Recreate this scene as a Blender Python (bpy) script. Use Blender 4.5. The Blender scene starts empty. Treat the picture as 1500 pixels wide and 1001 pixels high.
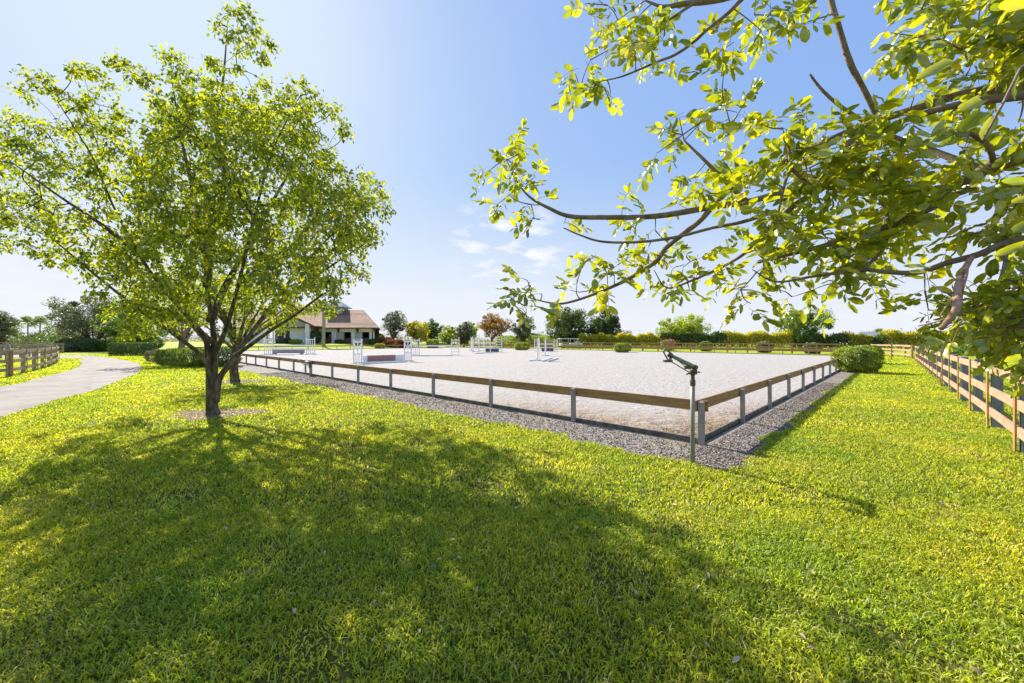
import bpy, math, random
import numpy as np
from mathutils import Vector
R = math.radians
rng = np.random.default_rng(7)
random.seed(7)
sc = bpy.context.scene
col = sc.collection

# ------------------------------------------------------------------ camera, sky, sun
F, HOR, EYE = 580.0, 498.0, 1.8          # focal length in photo pixels, horizon row, eye height in metres
cam_d = bpy.data.cameras.new('camera')
cam_d.sensor_width = 36.0
cam_d.lens = 36.0 * F / 1500.0
cam_d.shift_y = -(500.5 - HOR) / 1500.0
cam_d.clip_start = 0.05
cam_d.clip_end = 6000
cam = bpy.data.objects.new('camera', cam_d)
cam.location = (0, 0, EYE)
cam.rotation_euler = (R(90), 0, 0)
col.objects.link(cam)
sc.camera = cam

SUN_EL = R(35.8)
AZ = math.atan2(-0.635, 0.772)
SDIR = Vector((math.sin(AZ) * math.cos(SUN_EL), math.cos(AZ) * math.cos(SUN_EL), math.sin(SUN_EL)))
world = bpy.data.worlds.new('World')
sc.world = world
world.use_nodes = True
wn, wl = world.node_tree.nodes, world.node_tree.links
wn.clear()
wo = wn.new('ShaderNodeOutputWorld')
bg = wn.new('ShaderNodeBackground')
sky = wn.new('ShaderNodeTexSky')
sky.sky_type = 'NISHITA'
sky.sun_disc = False
sky.sun_elevation = SUN_EL
sky.sun_rotation = AZ
sky.air_density = 1.0
sky.dust_density = 1.2
sky.ozone_density = 1.6
bg.inputs['Strength'].default_value = 0.13
# thin clouds low in the sky: noise on the view direction, strongest just above the horizon
tc = wn.new('ShaderNodeTexCoord')
mp = wn.new('ShaderNodeMapping'); mp.inputs['Scale'].default_value = (3.0, 3.0, 13.0)
mp.inputs['Location'].default_value = (0.4, 0.15, 0.35)
nz = wn.new('ShaderNodeTexNoise'); nz.inputs['Scale'].default_value = 1.7; nz.inputs['Detail'].default_value = 9; nz.inputs['Roughness'].default_value = 0.62
rp = wn.new('ShaderNodeMapRange'); rp.inputs[1].default_value = 0.56; rp.inputs[2].default_value = 0.86
sx = wn.new('ShaderNodeSeparateXYZ')
lo = wn.new('ShaderNodeMapRange'); lo.inputs[1].default_value = 0.34; lo.inputs[2].default_value = 0.06; lo.inputs[4].default_value = 0.8
mu = wn.new('ShaderNodeMath'); mu.operation = 'MULTIPLY'
mx = wn.new('ShaderNodeMix'); mx.data_type = 'RGBA'
mx.inputs[7].default_value = (4.0, 4.02, 4.05, 1)
wl.new(tc.outputs['Generated'], mp.inputs['Vector']); wl.new(mp.outputs[0], nz.inputs['Vector'])
wl.new(nz.outputs['Fac'], rp.inputs[0]); wl.new(tc.outputs['Generated'], sx.inputs[0]); wl.new(sx.outputs['Z'], lo.inputs[0])
wl.new(rp.outputs[0], mu.inputs[0]); wl.new(lo.outputs[0], mu.inputs[1])
# a little bank of puffs right of the shade tree
dn = wn.new('ShaderNodeVectorMath'); dn.operation = 'DOT_PRODUCT'; dn.inputs[1].default_value = Vector((-0.012, 1.0, 0.225)).normalized()
nv = wn.new('ShaderNodeVectorMath'); nv.operation = 'NORMALIZE'
wl.new(tc.outputs['Generated'], nv.inputs[0]); wl.new(nv.outputs[0], dn.inputs[0])
dk = wn.new('ShaderNodeMapRange'); dk.interpolation_type = 'SMOOTHSTEP'; dk.inputs[1].default_value = math.cos(R(9.5)); dk.inputs[2].default_value = math.cos(R(2)); wl.new(dn.outputs['Value'], dk.inputs[0])
m3 = wn.new('ShaderNodeMapping'); m3.inputs['Scale'].default_value = (9, 9, 26); m3.inputs['Location'].default_value = (0.3, 0.2, 0.1); wl.new(tc.outputs['Generated'], m3.inputs['Vector'])
n3 = wn.new('ShaderNodeTexNoise'); n3.inputs['Scale'].default_value = 1.2; n3.inputs['Detail'].default_value = 8; n3.inputs['Roughness'].default_value = 0.5; wl.new(m3.outputs[0], n3.inputs['Vector'])
r3 = wn.new('ShaderNodeMapRange'); r3.inputs[1].default_value = 0.5; r3.inputs[2].default_value = 0.64; wl.new(n3.outputs['Fac'], r3.inputs[0])
k3 = wn.new('ShaderNodeMath'); k3.operation = 'MULTIPLY'; wl.new(dk.outputs[0], k3.inputs[0]); wl.new(r3.outputs[0], k3.inputs[1])
cm = wn.new('ShaderNodeMath'); cm.operation = 'MAXIMUM'; wl.new(mu.outputs[0], cm.inputs[0]); wl.new(k3.outputs[0], cm.inputs[1])
# soften the range of the physical sky channel by channel and let it pale towards the horizon
sep = wn.new('ShaderNodeSeparateColor'); com = wn.new('ShaderNodeCombineColor')
wl.new(sky.outputs[0], sep.inputs[0])
for ch, (gm, k) in enumerate(((0.42, 0.315), (0.34, 0.385), (0.12, 0.505))):
    pw_ = wn.new('ShaderNodeMath'); pw_.operation = 'POWER'; pw_.inputs[1].default_value = gm
    ml_ = wn.new('ShaderNodeMath'); ml_.operation = 'MULTIPLY'; ml_.inputs[1].default_value = k * 0.13 ** gm / 0.13
    mn_ = wn.new('ShaderNodeMath'); mn_.operation = 'SMOOTH_MIN'; mn_.inputs[1].default_value = (11.5, 11.5, 11.5)[ch]; mn_.inputs[2].default_value = 6.0
    wl.new(sep.outputs[ch], mn_.inputs[0]); wl.new(mn_.outputs[0], pw_.inputs[0]); wl.new(pw_.outputs[0], ml_.inputs[0]); wl.new(ml_.outputs[0], com.inputs[ch])
hz = wn.new('ShaderNodeMapRange'); hz.inputs[1].default_value = 0.42; hz.inputs[2].default_value = -0.05; hz.interpolation_type = 'SMOOTHSTEP'; hz.inputs[4].default_value = 0.92
wl.new(sx.outputs['Z'], hz.inputs[0])
pale = wn.new('ShaderNodeMix'); pale.data_type = 'RGBA'; pale.inputs[7].default_value = (3.7, 3.78, 3.95, 1)
wl.new(hz.outputs[0], pale.inputs[0]); wl.new(com.outputs[0], pale.inputs[6])
wl.new(cm.outputs[0], mx.inputs[0]); wl.new(pale.outputs[2], mx.inputs[6])
wl.new(mx.outputs[2], bg.inputs['Color']); wl.new(bg.outputs[0], wo.inputs['Surface'])

sun_d = bpy.data.lights.new('sun', 'SUN')
sun_d.energy = 5.0
sun_d.angle = R(0.53)
sun_d.color = (1.0, 0.93, 0.82)
sun = bpy.data.objects.new('sun', sun_d)
sun.rotation_euler = SDIR.to_track_quat('Z', 'Y').to_euler()
sun.location = (-20, 30, 30)
col.objects.link(sun)

sc.view_settings.view_transform = 'Standard'
sc.view_settings.look = 'None'
sc.view_settings.exposure = 0.95
sc.view_settings.gamma = 1.0
sc.view_settings.use_curve_mapping = False
sc.cycles.max_bounces = 8
sc.cycles.diffuse_bounces = 3
sc.cycles.transmission_bounces = 5
sc.cycles.transparent_max_bounces = 4
sc.cycles.use_denoising = True

# ------------------------------------------------------------------ placement helpers
def smooth(a, b, x):
    t = np.clip((np.asarray(x, float) - a) / (b - a), 0, 1)
    return t * t * (3 - 2 * t)
CX, CY = 3.25, 6.8                        # near corner of the riding arena
D1 = np.array((0.70, 0.714)); D2 = np.array((-0.714, 0.70))
L1, L2 = 50.0, 72.0
def st(x, y):
    dx, dy = np.asarray(x, float) - CX, np.asarray(y, float) - CY
    return dx * D1[0] + dy * D1[1], dx * D2[0] + dy * D2[1]
def A(s, t, z=0.0):
    return (CX + D1[0] * s + D2[0] * t, CY + D1[1] * s + D2[1] * t, z)
def gz(x, y):                             # the barn stands on a low pad
    s, t = st(x, y)
    return 0.95 * smooth(3, 15, t - L2) * smooth(-4, 12, s)
def P(u, v, z=0.0):
    Y = F * (EYE - z) / (v - HOR)
    return ((u - 750) / F * Y, Y, z)
def W(u, v, Y):
    return ((u - 750) / F * Y, Y, EYE + (HOR - v) / F * Y)
def G(u, Y):                              # ground point in column u at depth Y
    x = (u - 750) / F * Y
    return (x, Y, float(gz(x, Y)))

# ------------------------------------------------------------------ materials
def new_mat(name):
    m = bpy.data.materials.new(name)
    m.use_nodes = True
    nt = m.node_tree
    b = nt.nodes['Principled BSDF']
    return m, nt.nodes, nt.links, b
def noise(N, L, scale, detail=5, rough=0.6, vec=None, coord='Object', stretch=None):
    n = N.new('ShaderNodeTexNoise')
    n.inputs['Scale'].default_value = scale; n.inputs['Detail'].default_value = detail; n.inputs['Roughness'].default_value = rough
    src = vec
    if src is None:
        if coord == 'World':
            g = N.new('ShaderNodeNewGeometry'); src = g.outputs['Position']
        else:
            t = N.new('ShaderNodeTexCoord'); src = t.outputs[coord]
    if stretch:
        m = N.new('ShaderNodeMapping'); m.inputs['Scale'].default_value = stretch
        L.new(src, m.inputs['Vector']); src = m.outputs[0]
    L.new(src, n.inputs['Vector'])
    return n
def ramp(N, L, fac, stops):
    r = N.new('ShaderNodeValToRGB')
    e = r.color_ramp.elements
    while len(e) < len(stops): e.new(0.5)
    for i, (p, c) in enumerate(stops):
        e[i].position = p; e[i].color = (*c, 1)
    L.new(fac, r.inputs[0])
    return r
def simple(name, stops, scale=6, rough=0.75, bump=0.3, bscale=None, stretch=None, coord='World', detail=6, metal=0.0, spec=0.3, dist=0.02):
    m, N, L, b = new_mat(name)
    n = noise(N, L, scale, detail, coord=coord, stretch=stretch)
    r = ramp(N, L, n.outputs['Fac'], stops)
    L.new(r.outputs[0], b.inputs['Base Color'])
    b.inputs['Roughness'].default_value = rough
    b.inputs['Metallic'].default_value = metal
    b.inputs['Specular IOR Level'].default_value = spec
    if bump:
        n2 = noise(N, L, bscale or scale * 3, 6, coord=coord, stretch=stretch)
        bp = N.new('ShaderNodeBump'); bp.inputs['Strength'].default_value = bump; bp.inputs['Distance'].default_value = dist
        L.new(n2.outputs['Fac'], bp.inputs['Height']); L.new(bp.outputs[0], b.inputs['Normal'])
    return m
def leaf_mat(name, cols, trans=0.45, gloss=0.06, tcol=1.6, rough=0.4, yel=(1.15, 1.0, 0.35), veins=False):
    """thin leaf: diffuse + translucent + a little gloss; per-leaf tint picks the colour"""
    m = bpy.data.materials.new(name); m.use_nodes = True
    N, L = m.node_tree.nodes, m.node_tree.links
    N.clear()
    out = N.new('ShaderNodeOutputMaterial')
    at = N.new('ShaderNodeAttribute'); at.attribute_name = 'tint'
    k = len(cols)
    r = ramp(N, L, at.outputs['Fac'], [(i / max(1, k - 1), c) for i, c in enumerate(cols)])
    d = N.new('ShaderNodeBsdfDiffuse'); t = N.new('ShaderNodeBsdfTranslucent'); g = N.new('ShaderNodeBsdfGlossy')
    g.inputs['Roughness'].default_value = rough; g.inputs['Color'].default_value = (0.9, 0.95, 0.9, 1)
    mulc = N.new('ShaderNodeMix'); mulc.data_type = 'RGBA'; mulc.blend_type = 'MULTIPLY'; mulc.inputs[0].default_value = 1
    mulc.inputs[7].default_value = (tcol * yel[0], tcol * yel[1], tcol * yel[2], 1)
    if veins:
        al = N.new('ShaderNodeAttribute'); al.attribute_name = 'along'; ac = N.new('ShaderNodeAttribute'); ac.attribute_name = 'across'
        ab = N.new('ShaderNodeMath'); ab.operation = 'ABSOLUTE'; L.new(ac.outputs['Fac'], ab.inputs[0])
        mr = N.new('ShaderNodeMapRange'); mr.inputs[1].default_value = 0.035; mr.inputs[2].default_value = 0.01; L.new(ab.outputs[0], mr.inputs[0])
        sv = N.new('ShaderNodeMath'); sv.operation = 'MULTIPLY_ADD'; sv.inputs[1].default_value = -0.7; L.new(ab.outputs[0], sv.inputs[0]); L.new(al.outputs['Fac'], sv.inputs[2])
        sm_ = N.new('ShaderNodeMath'); sm_.operation = 'MULTIPLY'; sm_.inputs[1].default_value = 62.0; L.new(sv.outputs[0], sm_.inputs[0])
        sn = N.new('ShaderNodeMath'); sn.operation = 'SINE'; L.new(sm_.outputs[0], sn.inputs[0])
        sr = N.new('ShaderNodeMapRange'); sr.inputs[1].default_value = 0.8; sr.inputs[2].default_value = 1.0; sr.inputs[4].default_value = 0.45; L.new(sn.outputs[0], sr.inputs[0])
        vm = N.new('ShaderNodeMath'); vm.operation = 'MAXIMUM'; L.new(mr.outputs[0], vm.inputs[0]); L.new(sr.outputs[0], vm.inputs[1])
        blotch = noise(N, L, 40, 4, coord='World'); br_ = ramp(N, L, blotch.outputs['Fac'], [(0.3, (0.8, 0.85, 0.8)), (0.7, (1.15, 1.1, 1.0))])
        bm = N.new('ShaderNodeMix'); bm.data_type = 'RGBA'; bm.blend_type = 'MULTIPLY'; bm.inputs[0].default_value = 1; L.new(r.outputs[0], bm.inputs[6]); L.new(br_.outputs[0], bm.inputs[7])
        vx = N.new('ShaderNodeMix'); vx.data_type = 'RGBA'; vx.inputs[7].default_value = (0.42, 0.46, 0.14, 1)
        vk = N.new('ShaderNodeMath'); vk.operation = 'MULTIPLY'; vk.inputs[1].default_value = 0.45; L.new(vm.outputs[0], vk.inputs[0]); L.new(vk.outputs[0], vx.inputs[0]); L.new(bm.outputs[2], vx.inputs[6])
        class _R: pass
        r = _R(); r.outputs = [vx.outputs[2]]
    L.new(r.outputs[0], d.inputs['Color']); L.new(r.outputs[0], mulc.inputs[6]); L.new(mulc.outputs[2], t.inputs['Color'])
    m1 = N.new('ShaderNodeMixShader'); m1.inputs[0].default_value = trans
    m2 = N.new('ShaderNodeMixShader'); m2.inputs[0].default_value = gloss
    L.new(d.outputs[0], m1.inputs[1]); L.new(t.outputs[0], m1.inputs[2])
    L.new(m1.outputs[0], m2.inputs[1]); L.new(g.outputs[0], m2.inputs[2])
    L.new(m2.outputs[0], out.inputs['Surface'])
    return m

M = {}
M['wood_rail'] = simple('rail_wood', [(0.25, (0.20, 0.115, 0.045)), (0.55, (0.36, 0.22, 0.09)), (0.8, (0.48, 0.31, 0.14))], 3, 0.8, 0.35, 30, (1, 1, 6))
M['wood_grey'] = simple('weathered_wood', [(0.25, (0.19, 0.18, 0.16)), (0.55, (0.32, 0.31, 0.28)), (0.8, (0.44, 0.42, 0.38))], 9, 0.85, 0.4, 40, (3, 3, 0.5))
M['wood_pale'] = simple('pale_fence_board', [(0.2, (0.27, 0.15, 0.085)), (0.5, (0.44, 0.275, 0.17)), (0.8, (0.60, 0.42, 0.29))], 2.2, 0.8, 0.35, 24, (1, 1, 7))
M['wood_batten'] = simple('brown_batten', [(0.25, (0.25, 0.12, 0.05)), (0.6, (0.42, 0.23, 0.10)), (0.85, (0.55, 0.35, 0.18))], 5, 0.8, 0.3, 24, (3, 3, 0.5))
M['wood_oldgrey'] = simple('old_fence_board', [(0.2, (0.22, 0.16, 0.11)), (0.5, (0.36, 0.27, 0.19)), (0.8, (0.50, 0.40, 0.30))], 2.2, 0.85, 0.35, 24, (1, 1, 7))
M['post_grey'] = simple('grey_post', [(0.25, (0.17, 0.18, 0.18)), (0.6, (0.28, 0.29, 0.29)), (0.85, (0.37, 0.37, 0.36))], 7, 0.85, 0.4, 30, (3, 3, 0.5))
M['kick'] = simple('dark_kick_board', [(0.3, (0.07, 0.065, 0.06)), (0.5, (0.14, 0.125, 0.11)), (0.75, (0.26, 0.235, 0.205))], 6, 0.9, 0.5, 30)
M['white_paint'] = simple('white_paint', [(0.2, (0.80, 0.77, 0.72)), (0.7, (0.90, 0.88, 0.83))], 3, 0.5, 0.08, 20)
M['bark'] = simple('grey_bark', [(0.3, (0.035, 0.026, 0.017)), (0.45, (0.10, 0.078, 0.048)), (0.55, (0.17, 0.14, 0.092)), (0.7, (0.30, 0.26, 0.19))], 5, 0.9, 1.0, 16, (2.2, 2.2, 0.8), dist=0.05, detail=10)
M['bark_pale'] = simple('pale_bark', [(0.25, (0.12, 0.085, 0.06)), (0.5, (0.24, 0.18, 0.125)), (0.8, (0.38, 0.30, 0.22))], 14, 0.85, 0.7, 60, dist=0.01)
M['palm_trunk'] = simple('palm_trunk_grey', [(0.3, (0.24, 0.23, 0.17)), (0.7, (0.40, 0.38, 0.29))], 3, 0.8, 0.2, 12)
M['bark_pink'] = simple('pinkish_bark', [(0.25, (0.22, 0.11, 0.075)), (0.5, (0.42, 0.25, 0.17)), (0.8, (0.58, 0.42, 0.32))], 22, 0.85, 0.7, 60, dist=0.01)
M['metal_green'] = simple('worn_green_metal', [(0.3, (0.14, 0.18, 0.12)), (0.6, (0.28, 0.33, 0.23)), (0.8, (0.42, 0.45, 0.35))], 30, 0.5, 0.3, 80, metal=0.3, dist=0.002)
M['metal_dark'] = simple('dark_metal', [(0.3, (0.05, 0.045, 0.035)), (0.7, (0.20, 0.17, 0.13))], 60, 0.5, 0.3, 90, metal=0.4, dist=0.002)
M['metal_brass'] = simple('brass_metal', [(0.3, (0.22, 0.17, 0.09)), (0.7, (0.38, 0.31, 0.18))], 40, 0.45, 0.2, 80, metal=0.6, dist=0.002)
M['pipe_grey'] = simple('galvanised_pipe', [(0.3, (0.20, 0.21, 0.18)), (0.6, (0.33, 0.34, 0.30)), (0.85, (0.42, 0.41, 0.35))], 12, 0.55, 0.3, 60, (3, 3, 0.4), metal=0.25, dist=0.002)
M['shutter'] = simple('shutter_cream', [(0.3, (0.42, 0.40, 0.36)), (0.7, (0.55, 0.53, 0.48))], 3, 0.7, 0.1, 10)
M['brown_trim'] = simple('brown_trim', [(0.3, (0.09, 0.05, 0.035)), (0.7, (0.17, 0.095, 0.06))], 5, 0.7, 0.2, 20)
M['dark_inside'] = simple('dark_interior', [(0.3, (0.03, 0.028, 0.028)), (0.7, (0.06, 0.055, 0.05))], 2, 0.9, 0)
M['cupola_grey'] = simple('grey_cladding', [(0.3, (0.30, 0.32, 0.36)), (0.7, (0.42, 0.44, 0.48))], 3, 0.7, 0.2, 20, (1, 1, 12))
M['metal_roof'] = simple('pale_metal_roof', [(0.3, (0.24, 0.28, 0.34)), (0.7, (0.34, 0.38, 0.44))], 3, 0.7, 0.1, 20, metal=0.3)
M['black'] = simple('black_pipe', [(0.3, (0.02, 0.02, 0.02)), (0.7, (0.05, 0.05, 0.05))], 8, 0.5, 0)
M['dark_grey'] = simple('dark_grey_box', [(0.3, (0.08, 0.08, 0.09)), (0.7, (0.17, 0.17, 0.18))], 6, 0.7, 0.2, 20)
M['mid_grey'] = simple('grey_wall_panel', [(0.3, (0.30, 0.27, 0.26)), (0.7, (0.45, 0.41, 0.39))], 6, 0.7, 0.2, 20)
M['glass'] = simple('dark_glass', [(0.3, (0.02, 0.025, 0.03)), (0.7, (0.09, 0.10, 0.10))], 1.2, 0.08, 0, spec=0.8)
M['skin'] = simple('skin', [(0.3, (0.42, 0.25, 0.17)), (0.7, (0.50, 0.31, 0.22))], 8, 0.6, 0)
M['hair'] = simple('hair_red_brown', [(0.3, (0.16, 0.06, 0.03)), (0.7, (0.26, 0.11, 0.06))], 40, 0.7, 0.3)
M['shirt'] = simple('grey_blue_shirt', [(0.3, (0.22, 0.23, 0.27)), (0.7, (0.36, 0.37, 0.42))], 12, 0.85, 0.3)
M['trousers'] = simple('dark_trousers', [(0.3, (0.05, 0.055, 0.07)), (0.7, (0.10, 0.10, 0.12))], 12, 0.85, 0.3)
M['horse'] = simple('pale_horse_coat', [(0.3, (0.55, 0.52, 0.48)), (0.7, (0.72, 0.70, 0.66))], 4, 0.7, 0.1)
M['pink_flower'] = leaf_mat('pink_petals', [(0.42, 0.06, 0.20), (0.62, 0.14, 0.34)], 0.4)

# walls in white board and batten
def board_wall():
    m, N, L, b = new_mat('white_board_wall')
    g = N.new('ShaderNodeNewGeometry'); w = N.new('ShaderNodeTexWave'); w.bands_direction = 'X'; w.inputs['Scale'].default_value = 0.8; w.inputs['Distortion'].default_value = 0.0
    L.new(g.outputs['Position'], w.inputs['Vector'])
    r = ramp(N, L, w.outputs['Fac'], [(0.0, (0.66, 0.65, 0.62)), (0.1, (0.88, 0.87, 0.84)), (1, (0.90, 0.89, 0.86))])
    L.new(r.outputs[0], b.inputs['Base Color']); b.inputs['Roughness'].default_value = 0.6
    return m
M['wall'] = board_wall()
def shingle():
    m, N, L, b = new_mat('brown_shingle_roof')
    tcx = N.new('ShaderNodeTexCoord'); br = N.new('ShaderNodeTexBrick')
    mpp = N.new('ShaderNodeMapping'); mpp.inputs['Rotation'].default_value = (R(62), 0, 0)
    L.new(tcx.outputs['Object'], mpp.inputs['Vector']); L.new(mpp.outputs[0], br.inputs['Vector'])
    br.inputs['Scale'].default_value = 1.6; br.inputs['Color1'].default_value = (0.27, 0.135, 0.075, 1); br.inputs['Color2'].default_value = (0.38, 0.20, 0.115, 1)
    br.inputs['Mortar'].default_value = (0.16, 0.10, 0.07, 1); br.inputs['Mortar Size'].default_value = 0.03
    n = noise(N, L, 0.9, 6, coord='World')
    r = ramp(N, L, n.outputs['Fac'], [(0.3, (0.75, 0.75, 0.75)), (0.7, (1.25, 1.2, 1.15))])
    mm = N.new('ShaderNodeMix'); mm.data_type = 'RGBA'; mm.blend_type = 'MULTIPLY'; mm.inputs[0].default_value = 1
    L.new(br.outputs['Color'], mm.inputs[6]); L.new(r.outputs[0], mm.inputs[7]); L.new(mm.outputs[2], b.inputs['Base Color'])
    b.inputs['Roughness'].default_value = 0.85
    return m
M['roof'] = shingle()
def brick():
    m, N, L, b = new_mat('painted_brick_panel')
    tcx = N.new('ShaderNodeTexCoord'); br = N.new('ShaderNodeTexBrick')
    mpp = N.new('ShaderNodeMapping'); mpp.inputs['Rotation'].default_value = (R(90), 0, 0)
    L.new(tcx.outputs['Object'], mpp.inputs['Vector']); L.new(mpp.outputs[0], br.inputs['Vector'])
    br.inputs['Scale'].default_value = 3.2; br.inputs['Color1'].default_value = (0.24, 0.07, 0.06, 1); br.inputs['Color2'].default_value = (0.34, 0.11, 0.08, 1)
    br.inputs['Mortar'].default_value = (0.6, 0.56, 0.52, 1); br.inputs['Mortar Size'].default_value = 0.02
    L.new(br.outputs['Color'], b.inputs['Base Color']); b.inputs['Roughness'].default_value = 0.7
    return m
M['brick'] = brick()

# leaves
M['leaf_tree'] = leaf_mat('light_green_leaves', [(0.045, 0.075, 0.006), (0.125, 0.18, 0.011), (0.24, 0.29, 0.015), (0.40, 0.40, 0.02)], 0.55, 0.04, 2.1, yel=(1.1, 1.0, 0.15))
M['leaf_big'] = leaf_mat('broad_green_leaflets', [(0.08, 0.125, 0.012), (0.19, 0.26, 0.016), (0.33, 0.38, 0.022), (0.52, 0.50, 0.03)], 0.46, 0.08, 2.0, 0.32, yel=(1.15, 1.0, 0.2), veins=True)
M['leaf_dark'] = leaf_mat('dark_green_leaves', [(0.041, 0.076, 0.022), (0.08, 0.135, 0.032), (0.135, 0.203, 0.045)], 0.35, 0.05, 1.4)
M['leaf_mid'] = leaf_mat('mid_green_leaves', [(0.069, 0.126, 0.027), (0.138, 0.23, 0.042), (0.252, 0.356, 0.058)], 0.4, 0.05, 1.7)
M['leaf_olive'] = leaf_mat('grey_olive_leaves', [(0.105, 0.114, 0.061), (0.175, 0.193, 0.105), (0.28, 0.289, 0.158)], 0.35, 0.05, 1.3, yel=(1.05, 1, 0.8))
M['leaf_yellow'] = leaf_mat('yellow_leaves', [(0.14, 0.16, 0.012), (0.34, 0.34, 0.02), (0.52, 0.48, 0.03)], 0.45, 0.05, 1.7)
M['leaf_lime'] = leaf_mat('lime_leaves', [(0.154, 0.23, 0.029), (0.288, 0.384, 0.038), (0.461, 0.518, 0.058)], 0.45, 0.05, 1.7)
M['leaf_orange'] = leaf_mat('orange_brown_leaves', [(0.12, 0.10, 0.02), (0.28, 0.17, 0.035), (0.45, 0.26, 0.06)], 0.45, 0.03, 1.4, yel=(1.1, 0.95, 0.5))
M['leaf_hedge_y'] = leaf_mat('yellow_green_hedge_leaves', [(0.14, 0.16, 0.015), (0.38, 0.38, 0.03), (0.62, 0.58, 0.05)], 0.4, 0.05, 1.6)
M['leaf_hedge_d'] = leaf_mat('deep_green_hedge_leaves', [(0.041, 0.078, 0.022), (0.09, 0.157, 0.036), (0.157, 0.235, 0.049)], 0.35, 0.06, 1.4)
M['leaf_bush'] = leaf_mat('clipped_bush_leaves', [(0.06, 0.10, 0.010), (0.22, 0.30, 0.016), (0.46, 0.52, 0.025)], 0.4, 0.06, 1.7)
M['leaf_red'] = leaf_mat('red_bronze_leaves', [(0.117, 0.033, 0.019), (0.26, 0.078, 0.039), (0.39, 0.169, 0.052)], 0.4, 0.05, 1.4, yel=(1.1, 0.8, 0.6))
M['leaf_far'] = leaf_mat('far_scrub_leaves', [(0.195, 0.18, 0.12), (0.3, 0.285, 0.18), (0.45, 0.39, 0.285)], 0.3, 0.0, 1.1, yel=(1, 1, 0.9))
M['leaf_dry'] = leaf_mat('dry_leaf', [(0.22, 0.13, 0.07), (0.42, 0.30, 0.19), (0.62, 0.52, 0.38)], 0.25, 0.03, 1.1, yel=(1, 1, 0.9))

# ------------------------------------------------------------------ mesh helpers
def tag(o, label=None, cat=None, group=None, kind=None):
    if label: o['label'] = label
    if cat: o['category'] = cat
    if group: o['group'] = group
    if kind: o['kind'] = kind
    return o
def empty(name, loc, label, cat, group=None, rz=0.0):
    o = bpy.data.objects.new(name, None)
    o.empty_display_size = 0.3
    o.location = loc; o.rotation_euler = (0, 0, rz)
    col.objects.link(o)
    return tag(o, label, cat, group)
def np_mesh(name, verts, faces, k, mat_, parent=None, tint=None, smoothf=False, loc=None):
    """verts (n,3); faces flat index array, all faces with k corners (or list of (array,k))"""
    groups = faces if isinstance(faces, list) else [(faces, k)]
    me = bpy.data.meshes.new(name)
    verts = np.asarray(verts, np.float32).reshape(-1, 3)
    me.vertices.add(len(verts)); me.vertices.foreach_set('co', verts.ravel())
    idx = np.concatenate([np.asarray(f, np.int32).ravel() for f, kk in groups])
    tot = np.concatenate([np.full(np.asarray(f).size // kk, kk, np.int32) for f, kk in groups])
    start = np.concatenate([[0], np.cumsum(tot)[:-1]]).astype(np.int32)
    me.loops.add(len(idx)); me.loops.foreach_set('vertex_index', idx)
    me.polygons.add(len(tot)); me.polygons.foreach_set('loop_start', start)
    if smoothf: me.polygons.foreach_set('use_smooth', np.ones(len(tot), bool))
    if tint is not None:
        a = me.attributes.new('tint', 'FLOAT', 'FACE'); a.data.foreach_set('value', np.asarray(tint, np.float32))
    me.update(calc_edges=True)
    me.materials.append(mat_)
    o = bpy.data.objects.new(name, me)
    if loc is not None: o.location = loc
    col.objects.link(o)
    if parent: o.parent = parent
    return o

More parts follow.
